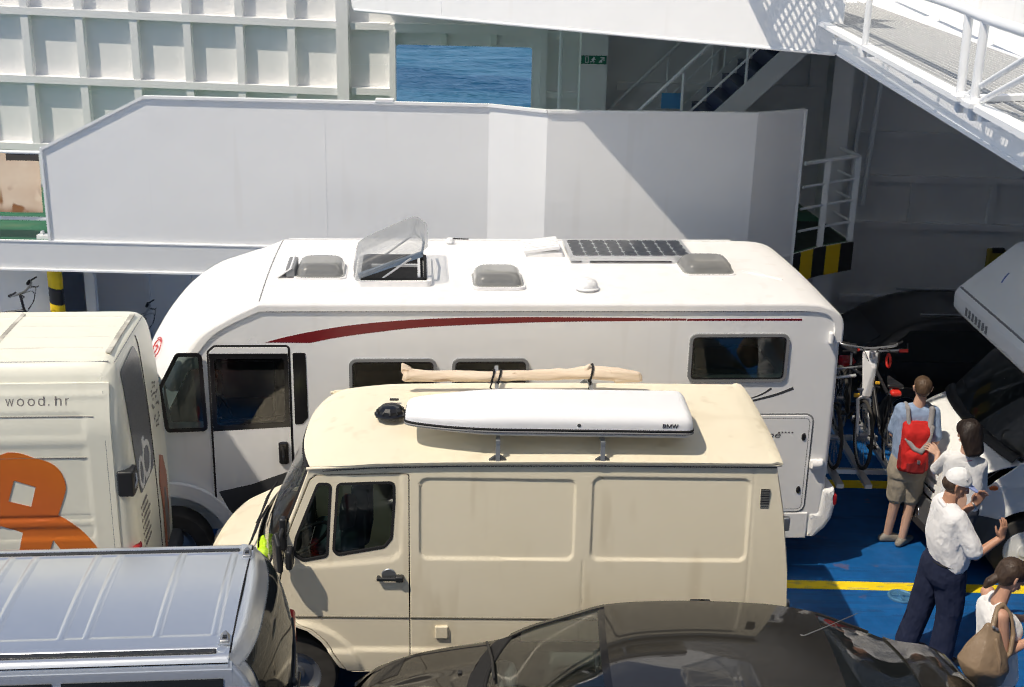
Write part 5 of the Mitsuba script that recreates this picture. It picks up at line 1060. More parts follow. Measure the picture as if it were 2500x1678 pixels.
Ad('bonnet_gap', tube([(4.50, 11.13, .945), (4.56, 11.15, .99), (4.66, 11.15, 1.085), (4.80, 11.14, 1.205), (4.89, 11.13, 1.28)], .006, 6), 'frame_grey')
Ad('windscreen', camp_sheet(4.68, 5.28, 1.285, 1.98, 14, .965, .90, .0, .16), 'dark_glass', smooth=60)
Ad('cowl', thick(camp_sheet(4.60, 4.70, 1.245, 1.292, 4, .965, .965, .02, .14), .01), 'black_plastic', smooth=60)
for k in ((4.78, 11.5, 12.2), (4.76, 12.25, 12.8)): Ad('wiper', tube([(k[0]-.02, k[1], 1.31), (k[0]+.03, (k[1]+k[2])/2, 1.37), (k[0]+.06, k[2], 1.41)], .010, 6), 'black_plastic', smooth=True)
# front: grille bars, bumper, lamps
def front_sheet(z0, z1, x0, x1, off=0.0, vl=1.0, bow=.14):
    v = np.linspace(-vl, vl, 31); g = grid([np.stack([np.full(31, x0+(x1-x0)*t)+off+bow*np.abs(v)**2.6, AYC+v*.93, np.full(31, z0+(z1-z0)*t)], -1) for t in np.linspace(0, 1, 5)])
    if g.face_normals[:, 0].mean() > 0: g.invert()
    return g
def front_piece(v0, v1, z0, z1, off=0.0):
    v = np.linspace(v0, v1, 24); fx_ = lambda z: 4.17+.035*(z-.62)/.40
    g = grid([np.stack([np.full(24, fx_(z))+off+.14*np.abs(v)**2.6, AYC+v*.93, np.full(24, z)], -1) for z in np.linspace(z0, z1, 4)])
    if g.face_normals[:, 0].mean() > 0: g.invert()
    return thick(g, .018)
zs_ = [.62, .68, .732, .775, .827, .87, .922, 1.02]
for a_, b_ in zip(zs_[0::2], zs_[1::2]): Ad('grille_bar', front_piece(-1, 1, a_, b_), 'camper_white', smooth=60)
for a_, b_ in zip(zs_[1:-1:2], zs_[2:-1:2]):
    for v0_, v1_ in ((-1, -.62), (.62, 1)): Ad('nose_panel', front_piece(v0_, v1_, a_, b_), 'camper_white', smooth=60)
Ad('grille_back', front_piece(-.75, .75, .64, .96, .075), 'camper_white', smooth=60)
Ad('grille_badge', rbx(4.15, 4.19, 11.98, 12.10, .80, .86, .012), 'dark_grey', smooth=30)
Ad('bumper', thick(front_sheet(.30, .62, 4.12, 4.13, 0, 1.02), .03), 'dark_grey', smooth=60); Ad('lower_lip', thick(front_sheet(.30, .36, 4.095, 4.11, 0, 1.0), .03), 'black_plastic', smooth=60)
for y in (11.62, 12.45): Ad('fog_lamp', moved(rot(lathe([(0, .012), (.05, .010), (.055, 0), (0, 0)], 20), -90, (0, 1, 0)), 4.12, y, .42), 'chrome', smooth=30)
for s in (-1, 1):
    y = AYC+s*.80; hl = Ad('headlamp', tm(m3.Manifold.batch_hull([m3.Manifold.sphere(.03, 10).translate(p) for p in ((4.235, y-.14, .72), (4.27, y+.12, .72), (4.25, y-.14, .92), (4.33, y+.12, .95))])), 'chrome', smooth=35)
    part(hl, 'lens', tm(m3.Manifold.batch_hull([m3.Manifold.sphere(.02, 10).translate(p) for p in ((4.215, y-.15, .72), (4.25, y+.13, .72), (4.23, y-.15, .92), (4.31, y+.13, .95))])), 'pane_clear', smooth=35)
Ad('indicator', tm(m3.Manifold.batch_hull([m3.Manifold.sphere(.02, 10).translate(p) for p in ((4.36, 11.03, .88), (4.41, 11.0, .90), (4.36, 11.03, .97), (4.44, 11.0, .99))])), 'lamp_orange', smooth=35)
Ad('side_repeater', moved(tm(m3.Manifold.sphere(1, 16)).apply_scale((.045, .015, .024)), 4.585, 10.985, .985), 'lamp_orange', smooth=True)
# sides of the cab
arch = sg.Point(4.97, .36).buffer(.40, 24)
sidep = sg.Polygon([(4.36, .32), (4.34, .70), (4.38, .90), (4.52, .945), (4.66, 1.085), (4.89, 1.285), (5.05, 1.40), (5.45, 1.98), (5.5, 2.10), (6.2, 2.10), (6.2, .32)]).difference(arch)
for y, s in ((AY0, 1), (AY1, -1)):
    def cw_(V, y=y, s=s):
        V = V.copy(); d = .05*np.clip(V[:, 2]-1.0, 0, 2)+.10*sstep(4.75, 4.3, V[:, 0])-.018*np.exp(-((V[:, 2]-1.0)/.03)**2); a = np.hypot(V[:, 0]-4.97, V[:, 2]-.36)
        d = d-.022*sstep(.47, .44, a); V[:, 1] = y+s*(V[:, 1]+d); return V
    Ad('cab_side', fine_xz(sidep.difference(rounded(sg.Polygon([(5.10, 1.36), (5.50, 1.94), (6.05, 1.94), (6.05, 1.36)]), .04)), 0, .02, .03, cw_), 'camper_white', smooth=50)
    Ad('side_window', fine_xz(rounded(sg.Polygon([(5.10, 1.36), (5.50, 1.94), (6.05, 1.94), (6.05, 1.36)]), .04), .006, .012, .1, cw_), 'dark_glass')
    Ad('lower_trim', fine_xz(sg.Polygon([(4.33, .32), (4.33, .66), (4.69, .66), (4.72, .58), (4.60, .32)]), -.012, .004, .05, cw_), 'dark_grey', smooth=40)
    wheel(AC, 4.97, y+s*.09, .33, None, .2, 'camper_white', style='cover', side=-s)
Ad('wheel_well', bx(4.5, 5.45, 11.28, 11.30, .2, 1.0), 'black_rubber'); Ad('underside', bx(4.3, 9, 11.1, 12.95, .25, .32), 'black_rubber')
# alcove and living box
alc = rounded(sg.Polygon([(4.80, 2.06), (4.72, 2.15), (4.715, 2.30), (4.76, 2.37), (5.30, 2.86), (5.60, 2.96), (9.6, 3.0), (9.6, .45), (6.2, .45), (6.2, 2.06)]), .03)
ab = rex(alc, AY0-.06, AY1+.08, .05, 5, .06); Ad('living_box', ab, 'camper_white', smooth=30)
Ad('alcove_seam', cat(bx(4.752, 4.775, AY0+.02, AY1, 2.362, 2.378)), 'mid_grey')
for (y0, y1, z0, sl) in ((11.9, 12.7, 2.20, .02),):
    for i, ch in enumerate('FUN TOUR'.split()[0]) if False else ():
        pass
for i in range(7): Ad('faded_print', bx(4.706, 4.716, 12.66-.10*i, 12.70-.10*i, 2.17, 2.25), 'frame_grey')
for x in (7.9,): wheel(AC, x, AY0+.12, .33, None, .2, 'steel'); wheel(AC, x, AY1-.12, .33, None, .2, 'steel', side=1)
mat('pen_blue', (.03, .08, .35), .4)
Ad('pen_mark', tube([(4.98, 12.55, 2.575), (5.03, 12.60, 2.62), (5.07, 12.62, 2.66)], .006, 6), 'pen_blue')

# ------------------------------------------------------------------ a dark car far back in the shade
SC_ = thing('shaded_car', 'black estate car parked in deep shade under the upper deck', 'car')
mat('night_paint', (.010, .009, .010), .12, .6, clearcoat=1.0)
Fk = frame(0, 4.1, 15.5)
sc_out = sg.Polygon(sm([(-.05, .45), (-.02, .75), (.12, .92), (.42, 1.16), (.72, 1.34), (1.1, 1.44), (1.6, 1.46), (2.4, 1.44), (2.9, 1.35), (3.3, 1.05), (3.9, .95), (4.25, .85), (4.35, .55), (4.3, .32)], 5)+[(.0, .32)])
cb = man_of(rex(sc_out, -.85, .85, .10, 5, .08)).refine_to_length(.25); cb = tm(cb); v_ = A(cb.vertices); v_[:, 1] *= 1-.22*sstep(.85, 1.45, v_[:, 2]); cb.vertices = v_
part(SC_, 'body', cb, 'night_paint', Fk, smooth=35)
for s in (-1, 1):
    sw = slab_xz(rounded(sg.Polygon([(.35, .95), (.75, 1.30), (2.6, 1.33), (3.05, .97)]), .04), 0, .01); v_ = A(sw.vertices).copy(); v_[:, 1] = s*(.86*(1-.22*sstep(.85, 1.45, v_[:, 2]))+v_[:, 1]); sw.vertices = v_; part(SC_, 'side_window', sw, 'dark_glass', Fk)
    for x in (.75, 3.5): wheel(SC_, x, s*.78, .31, Fk, .2, 'steel', side=s)
    part(SC_, 'roof_rail', tube([(.9, s*.56, 1.47), (2.5, s*.56, 1.47)], .014), 'steel', Fk, smooth=True)
for s in (-1, 1): part(SC_, 'tail_lamp', rbx(-.05, .12, s*.66-.12, s*.66+.12, .78, .92, .03), 'lamp_red', Fk, smooth=30)
part(SC_, 'rear_window', slab_yz(sg.box(-.55, .0, .55, .36), 0, .01).apply_transform(trimesh.transformations.rotation_matrix(math.radians(51), (0, 1, 0))).apply_translation((.15, 0, .96)), 'dark_glass', Fk)

# ------------------------------------------------------------------ bicycles
mat('bike_white', (.80, .80, .80), .25, clearcoat=.6); mat('bike_black', (.02, .02, .022), .3); mat('bike_red', (.62, .03, .02), .4); mat('bike_yellow', (.75, .42, .03), .4); mat('bike_dark_blue', (.03, .05, .12), .3)
def bicycle(label, M, frame_m='bike_black', fork_m='bike_black', saddle_m='bike_black', grip_m='black_rubber', r=.34, bar_h=1.06, extra=None, group=None):
    k = thing('bicycle', label, 'bicycle', group); p = lambda n, m, ma, par=None, **q: part(par or k, n, m, ma, M, **q)
    WB = 1.05
    for cx_ in (0, WB):
        w = p('wheel', trimesh.creation.torus(r-.018, .019, 44, 10).apply_transform(XZ).apply_translation((cx_, 0, r)), 'tyre', smooth=True)
        p('rim', trimesh.creation.torus(r-.040, .009, 40, 6).apply_transform(XZ).apply_translation((cx_, 0, r)), 'steel', w, smooth=True)
        sp = [tube([(cx_+.02*math.cos(a), .015*(-1)**i, r+.02*math.sin(a)), (cx_+(r-.045)*math.cos(a+.1*(-1)**i), 0, r+(r-.045)*math.sin(a+.1*(-1)**i))], .0016, 4, False) for i, a in enumerate(np.arange(20)*2*np.pi/20)]
        p('spokes', cat(sp), 'steel', w, kind='stuff'); p('hub', tube([(cx_, -.045, r), (cx_, .045, r)], .022, 10), 'steel', w, smooth=30)
    bb, st_, hd_t, hd_b = A([.43, 0, .29]), A([.30, 0, .80]), A([.86, 0, .86]), A([.91, 0, .68])
    fr_m = cat(tube([bb, st_], .018), tube([bb, hd_b], .022), tube([st_*.95+bb*.05, hd_t], .018), tube([hd_t, hd_b], .024), tube([bb, (0, .05, r)], .011), tube([bb, (0, -.05, r)], .011), tube([st_, (0, .05, r)], .010), tube([st_, (0, -.05, r)], .010))
    p('frame', fr_m, frame_m, smooth=40)
    p('fork', cat(tube([hd_b, hd_b+A([.0, .06, -.03]), (WB, .06, r)], [.02, .02, .012]), tube([hd_b, hd_b+A([.0, -.06, -.03]), (WB, -.06, r)], [.02, .02, .012])), fork_m, smooth=40)
    p('seat_post', tube([st_, st_+A([-.03, 0, .12])], .014), 'steel', smooth=True)
    p('saddle', tm(m3.Manifold.batch_hull([m3.Manifold.sphere(q, 10).translate(c) for c, q in (((.14, .065, .95), .025), ((.14, -.065, .95), .025), ((.28, .0, .955), .022), ((.40, 0, .955), .018))])), saddle_m, smooth=40)
    top = A([.83, 0, bar_h-.03]); p('stem', tube([hd_t, top-A([.0, 0, .0]), top+A([.06, 0, .02])], .016), 'bike_black', smooth=True)
    hb = [(.84, -.31, bar_h+.03), (.88, -.24, bar_h+.02), (.89, -.06, bar_h), (.89, .06, bar_h), (.88, .24, bar_h+.02), (.84, .31, bar_h+.03)]
    h = p('handlebar', tube(smooth_path(hb, 4), .013, 8), 'steel', smooth=True)
    for s in (-1, 1):
        p('grip', tube([(.845, s*.22, bar_h+.02), (.835, s*.31, bar_h+.03)], .019, 10), grip_m, h, smooth=True); p('brake_lever', tube([(.90, s*.17, bar_h+.01), (.96, s*.20, bar_h-.01), (.95, s*.28, bar_h-.02)], .007, 6), 'bike_black', h, smooth=True); p('bar_end', tube([(.84, s*.31, bar_h+.03), (.92, s*.325, bar_h+.08)], .011, 8), 'bike_black', h, smooth=True)
    p('chainring', lathe([(.06, -.004), (.10, -.004), (.10, .004), (.06, .004), (.06, -.004)], 24, 'y').apply_translation((.43, -.06, .29)), 'steel', smooth=30)
    for s, a in ((-1, .6), (1, .6+math.pi)):
        e = bb+A([.17*math.cos(a), s*.08, .17*math.sin(a)]); p('crank', tube([bb+A([0, s*.07, 0]), e], .010, 6), 'steel'); p('pedal', bx(e[0]-.045, e[0]+.045, e[1]+(0 if s > 0 else -.09), e[1]+(.09 if s > 0 else 0), e[2]-.01, e[2]+.01), 'bike_black')
    p('cable', tube(smooth_path([(.90, .12, bar_h), (1.0, .06, bar_h+.02), (.98, 0, bar_h-.12), (.90, 0, bar_h-.25)], 5), .004, 5), 'black_rubber', smooth=True); p('cable', tube(smooth_path([(.90, -.12, bar_h), (1.02, -.10, bar_h+.03), (1.0, -.02, bar_h-.10), (.91, 0, bar_h-.22)], 5), .004, 5), 'black_rubber', smooth=True)
    if extra: extra(p)
    return k
def heading(deg, x, y, z):
    a = math.radians(deg); c, s = math.cos(a), math.sin(a); return np.array([[c, -s, 0, x], [s, c, 0, y], [0, 0, 1, z], [0, 0, 0, 1.0]])
def ex1(p):
    p('white_bag', tm(m3.Manifold.batch_hull([m3.Manifold.sphere(q, 10).translate(c) for c, q in (((.95, .05, 1.12), .03), ((.95, -.05, 1.12), .03), ((.98, .035, .72), .02), ((.98, -.02, .72), .02), ((1.0, .03, 1.0), .04))])), 'bike_white', smooth=40); p('lamp', rbx(.99, 1.05, -.03, .03, 1.10, 1.17, .02), 'chrome', smooth=30)
    p('reflector', rbx(1.0, 1.02, .07, .12, .84, .87, .008), 'bike_yellow', smooth=30); p('reflector', rbx(.98, 1.0, -.13, -.07, .70, .74, .008), 'bike_yellow', smooth=30)
    p('cross_strap', beam((.985, -.10, .78), (.985, .07, .79), .02, .015), 'steel')
bicycle('bicycle with white fork area facing the viewer on the rear rack of the motorhome', heading(-90, 3.65, 13.25, .62) @ np.diag([1, 1, 1.10, 1]), 'bike_black', 'bike_white', extra=ex1, bar_h=1.16, group=None)
def ex2(p):
    p('mudguard', tube(smooth_path([(-.02, 0, .72), (-.17, 0, .66), (-.30, 0, .52), (-.35, 0, .36)], 5), .022, 8), 'bike_white', smooth=True); p('saddle_bag', rbx(.06, .15, -.055, .055, .86, .92, .025), 'bike_red', smooth=40); p('red_lock', trimesh.creation.torus(.07, .014, 20, 8).apply_transform(XZ).apply_translation((.80, -.10, 1.0)), 'bike_red', smooth=True)
bicycle('bicycle with red saddle bag and pale mudguard, second on the rear rack of the motorhome', heading(90, 3.98, 12.25, .52), 'bike_black', 'bike_black', 'bike_black', 'bike_red', extra=ex2, bar_h=1.08)
bicycle('third dark bicycle squeezed between the motorhome and the other rack bicycles', heading(-90, 3.36, 13.30, .60), 'bike_dark_blue', 'bike_black', bar_h=1.05)
rk = part(MH, 'bicycle_rack', cat(beam((3.1, 12.2, .58), (4.08, 12.2, .58), .05, .05), beam((3.1, 13.1, .58), (4.08, 13.1, .58), .05, .05)), 'alu', None)
for x in (3.36, 3.65, 3.98): part(rk, 'rail', bx(x-.035, x+.035, 11.8, 13.7, .565, .61), 'alu')
for y in (12.2, 13.1): part(rk, 'upright', tube([(3.12, y, .58), (3.12, y, 1.6), (3.5, y, 1.65)], .018), 'alu', smooth=True)
bicycle('dark bicycle standing on the white locker at the left edge', heading(0, -6.62, 14.12, .65), 'bike_black', 'bike_black', bar_h=1.10)
bicycle('dark bicycle parked in the shaded recess behind the striped post', heading(0, -5.62, 15.4, .0), 'bike_black', 'bike_black', bar_h=1.10)
# ------------------------------------------------------------------ people
SPH = {}
def sph(c, r, n=14):
    if np.ndim(r) == 0: return m3.Manifold.sphere(float(r), n).translate([float(q) for q in c])
    return m3.Manifold.sphere(1.0, n).scale([float(q) for q in r]).translate([float(q) for q in c])
def chain(pts, radii, n=14):
    out = []
    for i in range(len(pts)-1): out.append(m3.Manifold.batch_hull([sph(pts[i], radii[i], n), sph(pts[i+1], radii[i+1], n)]))
    return out
def union(L): return m3.Manifold.batch_boolean(L, m3.OpType.Add)
def soft(m, edge=.022, it=14, wr=0.0, seed=1, freq=9.0):
    q = tm(m.refine_to_length(edge)); q.merge_vertices(); trimesh.smoothing.filter_taubin(q, lamb=.5, nu=.52, iterations=it)
    if wr:
        V = A(q.vertices); n = q.vertex_normals; d = meshkit.fbm(V*np.array([freq, freq, freq*.55]), 3, seed=seed)-.5; r = 1-np.abs(2*meshkit.noise(V*np.array([freq*.9, freq*.9, freq*.45])+3, seed+5)-1)
        q.vertices = V+n*(wr*(1.2*d+.5*(r-.5)))[:, None]
    return q
def unit(v): v = A(v, float); return v/np.linalg.norm(v)
def hand(w, d, pn, th, s=1.0, curl=.35, spread=.10):
    "palm from the wrist w along d, palm facing pn, thumb on the side th, fingers curling towards pn"
    w, d = A(w, float), unit(d); pn = unit(A(pn, float)-d*np.dot(pn, d)); side = np.cross(pn, d); side = side*(1 if np.dot(side, th) > 0 else -1); L = []
    P = lambda a, b, c=0: w+s*(d*a+side*b+pn*c)
    L.append(m3.Manifold.batch_hull([sph(P(.0, .018), .018*s, 10), sph(P(.0, -.018), .018*s, 10), sph(P(.088, .033), .013*s, 10), sph(P(.084, -.034), .012*s, 10), sph(P(.05, 0, -.002), .016*s, 10), sph(P(.045, .035, .004), .014*s, 10)]))
    for b, l, k in ((.031, .072, 0), (.011, .080, 1), (-.011, .074, 2), (-.031, .058, 3)):
        base = P(.086-.004*abs(k-1), b); a = 0.0; p = base; pts = [P(.070, b*.9), base]
        for f, t in ((.45, curl*.7), (.31, curl), (.24, curl*.9)):
            a += t; dd = unit(d*math.cos(a)+pn*math.sin(a)+side*spread*(1.2-k*.8)*math.cos(a)); p = p+dd*l*f*s; pts.append(p)
        L += chain(pts, [.0095*s, .0092*s, .0085*s, .0078*s, .0062*s], 9)
    t0 = P(.020, .030, .004); t1 = t0+s*.036*unit(d*.70+side*.68+pn*.28); t2 = t1+s*.030*unit(d*.90+side*.36+pn*.24); t3 = t2+s*.024*unit(d*.97+side*.10+pn*.28)
    L += chain([t0, t1, t2, t3], [.014*s, .0115*s, .0098*s, .0075*s], 9); return L
def head(c, f, up, s=1.0):
    "skull, jaw, nose, brow, ears, neck root; f looks forward"
    f = unit(f); up = unit(A(up, float)-f*np.dot(up, f)); r = np.cross(f, up); c = A(c, float); P = lambda a, b, z: c+s*(f*a+r*b+up*z); L = []
    L.append(m3.Manifold.batch_hull([sph(P(-.018, 0, .030), .082*s, 18), sph(P(.025, 0, .028), .072*s, 18), sph(P(-.03, 0, .0), .070*s, 16)]))
    L.append(m3.Manifold.batch_hull([sph(P(.030, .030, -.02), .040*s), sph(P(.030, -.030, -.02), .040*s), sph(P(.062, 0, -.092), .022*s), sph(P(.03, .035, -.07), .022*s), sph(P(.03, -.035, -.07), .022*s), sph(P(.055, 0, .02), .045*s)]))
    L.append(m3.Manifold.batch_hull([sph(P(.096, 0, .018), .009*s, 10), sph(P(.116, 0, -.022), .012*s, 10), sph(P(.10, .012, -.028), .009*s, 10), sph(P(.10, -.012, -.028), .009*s, 10), sph(P(.085, 0, -.03), .010*s, 10)]))
    L.append(m3.Manifold.batch_hull([sph(P(.086, .032, .030), .012*s, 10), sph(P(.086, -.032, .030), .012*s, 10), sph(P(.093, 0, .034), .010*s, 10)]))
    L.append(m3.Manifold.batch_hull([sph(P(.093, .018, -.056), .008*s, 10), sph(P(.093, -.018, -.056), .008*s, 10), sph(P(.097, 0, -.054), .008*s, 10)])); L.append(m3.Manifold.batch_hull([sph(P(.088, .014, -.070), .009*s, 10), sph(P(.088, -.014, -.070), .009*s, 10)]))
    for e in (-1, 1): L.append(m3.Manifold.batch_hull([sph(P(-.012, e*.078, .022), .012*s, 10), sph(P(-.022, e*.090, .020), .012*s, 10), sph(P(-.008, e*.082, -.022), .010*s, 10)]))
    return L, P
def skin_mat(name, c): mat(name, proc(lambda p, n, uv: mix(mi.Color3f(c)*.90, mi.Color3f(c)*1.06, fbm(p.x*16, p.y*16, p.z*16, 3))), .5, .4); return name
skin_mat('skin_tan', (.50, .265, .17)); skin_mat('skin_light', (.60, .37, .265)); skin_mat('skin_warm', (.56, .31, .21))
def cloth(name, c, k=.10, sheen=.3): mat(name, proc(lambda p, n, uv: mi.Color3f(c)*(1-k+2*k*fbm(p.x*24, p.y*24, p.z*24, 3))), .85, .25, sheen=sheen, bump=(proc(lambda p, n, uv: 1-dr.abs(2*fbm(p.x*11+2*p.z, p.y*11, p.z*7, 2)-1)+.4*fbm(p.x*40, p.y*40, p.z*30, 2), eps=.004), .016)); return name
cloth('shirt_white', (.80, .80, .81), .03); cloth('trouser_navy', (.018, .024, .055), .15); cloth('shirt_blue', (.27, .36, .52), .06); cloth('shorts_beige', (.33, .29, .23), .10); cloth('pack_red', (.52, .022, .02), .10); cloth('pack_dark', (.22, .018, .02), .12); cloth('pack_grey', (.28, .27, .27), .08)
cloth('blouse_white', (.74, .74, .74), .04); cloth('top_white', (.78, .77, .75), .04); cloth('trouser_grey', (.20, .18, .15), .1); cloth('skirt_dark', (.05, .055, .07), .1); cloth('cap_white', (.80, .80, .80), .03); cloth('cap_peak', (.36, .44, .78), .04)
def hairm(name, a, b): mat(name, proc(lambda p, n, uv: mix(a, b, fbm(p.x*60, p.y*60, p.z*9, 3))), .5, .4, bump=(proc(lambda p, n, uv: fbm(p.x*85, p.y*85, p.z*14, 3), eps=.002), .008)); return name
hairm('hair_brown', (.055, .032, .018), (.12, .075, .045)); hairm('hair_black', (.010, .007, .006), (.035, .022, .016)); hairm('hair_dark', (.030, .018, .012), (.085, .055, .038))
mat('leather_tan', proc(lambda p, n, uv: mix((.20, .135, .08), (.30, .215, .14), fbm(p.x*9, p.y*9, p.z*9, 4))), .42, .45, bump=(proc(lambda p, n, uv: fbm(p.x*60, p.y*60, p.z*60, 3)), .004))
mat('shoe_black', (.015, .015, .016), .35); mat('shoe_grey', (.24, .22, .19), .7); mat('eye_white', (.7, .68, .65), .3); mat('eye_dark', (.02, .014, .01), .2); mat('lip', (.34, .13, .10), .5)
def face(k, P, s=1.0):
    for e in (-1, 1): part(k, 'eye', tm(sph(P(.079, e*.031, .008), .0115*s, 12)), 'eye_white', smooth=True); part(k, 'iris', tm(sph(P(.0875, e*.031, .008), .0055*s, 10)), 'eye_dark', smooth=True); part(k, 'eyebrow', tm(m3.Manifold.batch_hull([sph(P(.097, e*.016, .030), .004*s, 8), sph(P(.088, e*.048, .030), .004*s, 8)])), 'hair_dark', smooth=True)
    part(k, 'mouth', tm(m3.Manifold.batch_hull([sph(P(.099, .018, -.062), .004*s, 8), sph(P(.099, -.018, -.062), .004*s, 8), sph(P(.104, 0, -.062), .004*s, 8)])), 'lip', smooth=True)

# --- the man in the white cap
MN = thing('person', 'person in white cap, white short sleeved shirt and navy trousers raising both hands', 'person')
hc, hf = A([3.690, 9.60, 1.655]), A([.93, -.12, -.36]); HL, HP = head(hc, hf, (0, 0, 1), 1.02)
SR, ER, WR = A([3.70, 9.43, 1.415]), A([3.845, 9.36, 1.13]), A([4.045, 9.385, 1.29]); SL, EL, WL = A([3.70, 9.79, 1.42]), A([3.80, 9.90, 1.16]), A([3.975, 9.86, 1.36])
hR, kR, aR = A([3.715, 9.52, .93]), A([3.765, 9.52, .50]), A([3.735, 9.50, .085]); hL, kL, aL = A([3.665, 9.70, .93]), A([3.60, 9.72, .50]), A([3.50, 9.73, .095])
skin = HL+chain([(3.665, 9.605, 1.57), (3.655, 9.61, 1.46)], [.058, .066])+[m3.Manifold.batch_hull([sph((3.68, 9.47, 1.38), .075), sph((3.68, 9.75, 1.38), .075), sph((3.70, 9.61, 1.25), .12), sph((3.71, 9.61, .98), .115)])]
skin += chain([SR, ER, WR], [.052, .043, .030])+chain([SL, EL, WL], [.052, .043, .030])+hand(WR, (.06, .02, 1), (-.55, .75, .1), (-.5, -.6, .4), 1.05, .22)+hand(WL, (.35, -.1, .9), (.1, -.95, .1), (-.8, -.1, .4), 1.05, .38)
skin += chain([hR, kR, aR], [.085, .062, .045])+chain([hL, kL, aL], [.085, .062, .045])
part(MN, 'body', soft(union(skin), .016, 8), 'skin_tan', smooth=True); face(MN, HP, 1.02)
sh = [m3.Manifold.batch_hull([sph((3.665, 9.46, 1.405), .088), sph((3.665, 9.765, 1.405), .088), sph((3.65, 9.61, 1.43), .085)])]
sh += [m3.Manifold.batch_hull([sph((3.665, 9.47, 1.39), .098), sph((3.665, 9.76, 1.39), .098), sph((3.685, 9.53, 1.16), .145), sph((3.685, 9.70, 1.16), .145)])]
sh += [m3.Manifold.batch_hull([sph((3.685, 9.53, 1.16), .145), sph((3.685, 9.70, 1.16), .145), sph((3.72, 9.54, 1.0), .152), sph((3.72, 9.69, 1.0), .152)])]
sh += chain([SR+A([-.01, .015, .0]), SR*.4+ER*.6, SR*.14+ER*.86], [.080, .078, .076])+chain([SL+A([-.01, -.015, 0]), SL*.4+EL*.6, SL*.14+EL*.86], [.080, .078, .076])
st = soft(union(sh), .016, 10, .024, 3, 8.0); st = tm(man_of(st)-m3.Manifold.cube((2, 2, 1)).translate((3, 8.6, -.115)).rotate((0, 0, 0))) if False else st
part(MN, 'shirt', st, 'shirt_white', smooth=True)
part(MN, 'collar', soft(union(chain([(3.60, 9.545, 1.485), (3.585, 9.61, 1.505), (3.60, 9.675, 1.485), (3.66, 9.70, 1.465), (3.725, 9.66, 1.43)], [.020]*5)+chain([(3.60, 9.545, 1.485), (3.66, 9.52, 1.465), (3.73, 9.55, 1.425)], [.020, .020, .018])), .012, 4), 'shirt_white', smooth=True)
tr = [m3.Manifold.batch_hull([sph((3.70, 9.535, .955), .142), sph((3.70, 9.69, .955), .142), sph((3.695, 9.53, .84), .142), sph((3.68, 9.70, .84), .142)])]
tr += chain([hR+A([0, 0, -.05]), kR+A([0, 0, .0]), aR+A([.0, 0, .0])], [.138, .108, .100])+chain([hL+A([0, 0, -.05]), kL, aL+A([.01, 0, 0])], [.138, .108, .098])
part(MN, 'trousers', soft(union(tr), .018, 10, .020, 8, 6.0), 'trouser_navy', smooth=True)
part(MN, 'belt', soft(m3.Manifold.batch_hull([sph((3.705, 9.53, .985), (.150, .150, .022), 18), sph((3.705, 9.695, .985), (.150, .150, .022), 18)]), .02, 3), 'black_rubber', smooth=True)
for a, d in ((aR, (1, -.1, 0)), (aL, (1, -.05, 0))):
    d = unit(d); b = A([a[0], a[1], .035]); part(MN, 'shoe', soft(m3.Manifold.batch_hull([sph(b-d*.07, .038), sph(b+d*.08, .042), sph(b+d*.17+A([0, 0, -.008]), .030), sph(b+A([0, 0, .03]), .045)]), .015, 5), 'shoe_black', smooth=True)
cp = m3.Manifold.batch_hull([sph(HP(-.022, 0, .050), .094, 22), sph(HP(.028, 0, .050), .082, 22), sph(HP(.0, 0, .075), .085, 20)]).trim_by_plane(tuple(unit(HP(-.10, 0, 1)-HP(0, 0, 0))), float(np.dot(unit(HP(-.10, 0, 1)-HP(0, 0, 0)), HP(0, 0, .030))))
cpk = part(MN, 'cap', soft(cp, .012, 3), 'cap_white', smooth=40)
pk = m3.Manifold.batch_hull([sph(HP(.085, .062, .040), .007, 8), sph(HP(.085, -.062, .040), .007, 8), sph(HP(.165, .040, .022), .006, 8), sph(HP(.165, -.040, .022), .006, 8), sph(HP(.182, 0, .020), .006, 8), sph(HP(.11, 0, .048), .007, 8)]); part(cpk, 'peak', soft(pk, .012, 2), 'cap_peak', smooth=40); part(cpk, 'button', tm(sph(HP(.0, 0, .162), .008, 10)), 'cap_white', smooth=True)
for e in (-1, 1): part(cpk, 'eyelet', tm(sph(HP(.03, e*.078, .095), .006, 8)), 'frame_grey', smooth=True)
hr = m3.Manifold.batch_hull([sph(HP(-.035, 0, .005), .082, 18), sph(HP(-.025, 0, .03), .086, 18), sph(HP(.0, 0, .03), .079, 18)]); part(MN, 'hair', soft(hr.trim_by_plane(tuple(-unit(HP(.6, 0, .0)-HP(0, 0, 0))), float(np.dot(-unit(HP(.6, 0, 0)-HP(0, 0, 0)), HP(-.005, 0, 0)))), .014, 4, .004, 2, 30), 'hair_dark', smooth=True)
part(MN, 'watch', rot(trimesh.creation.torus(.032, .009, 20, 8), 55, (0, 1, 0)).apply_translation(WL-unit(WL-EL)*.012), 'steel', smooth=True)

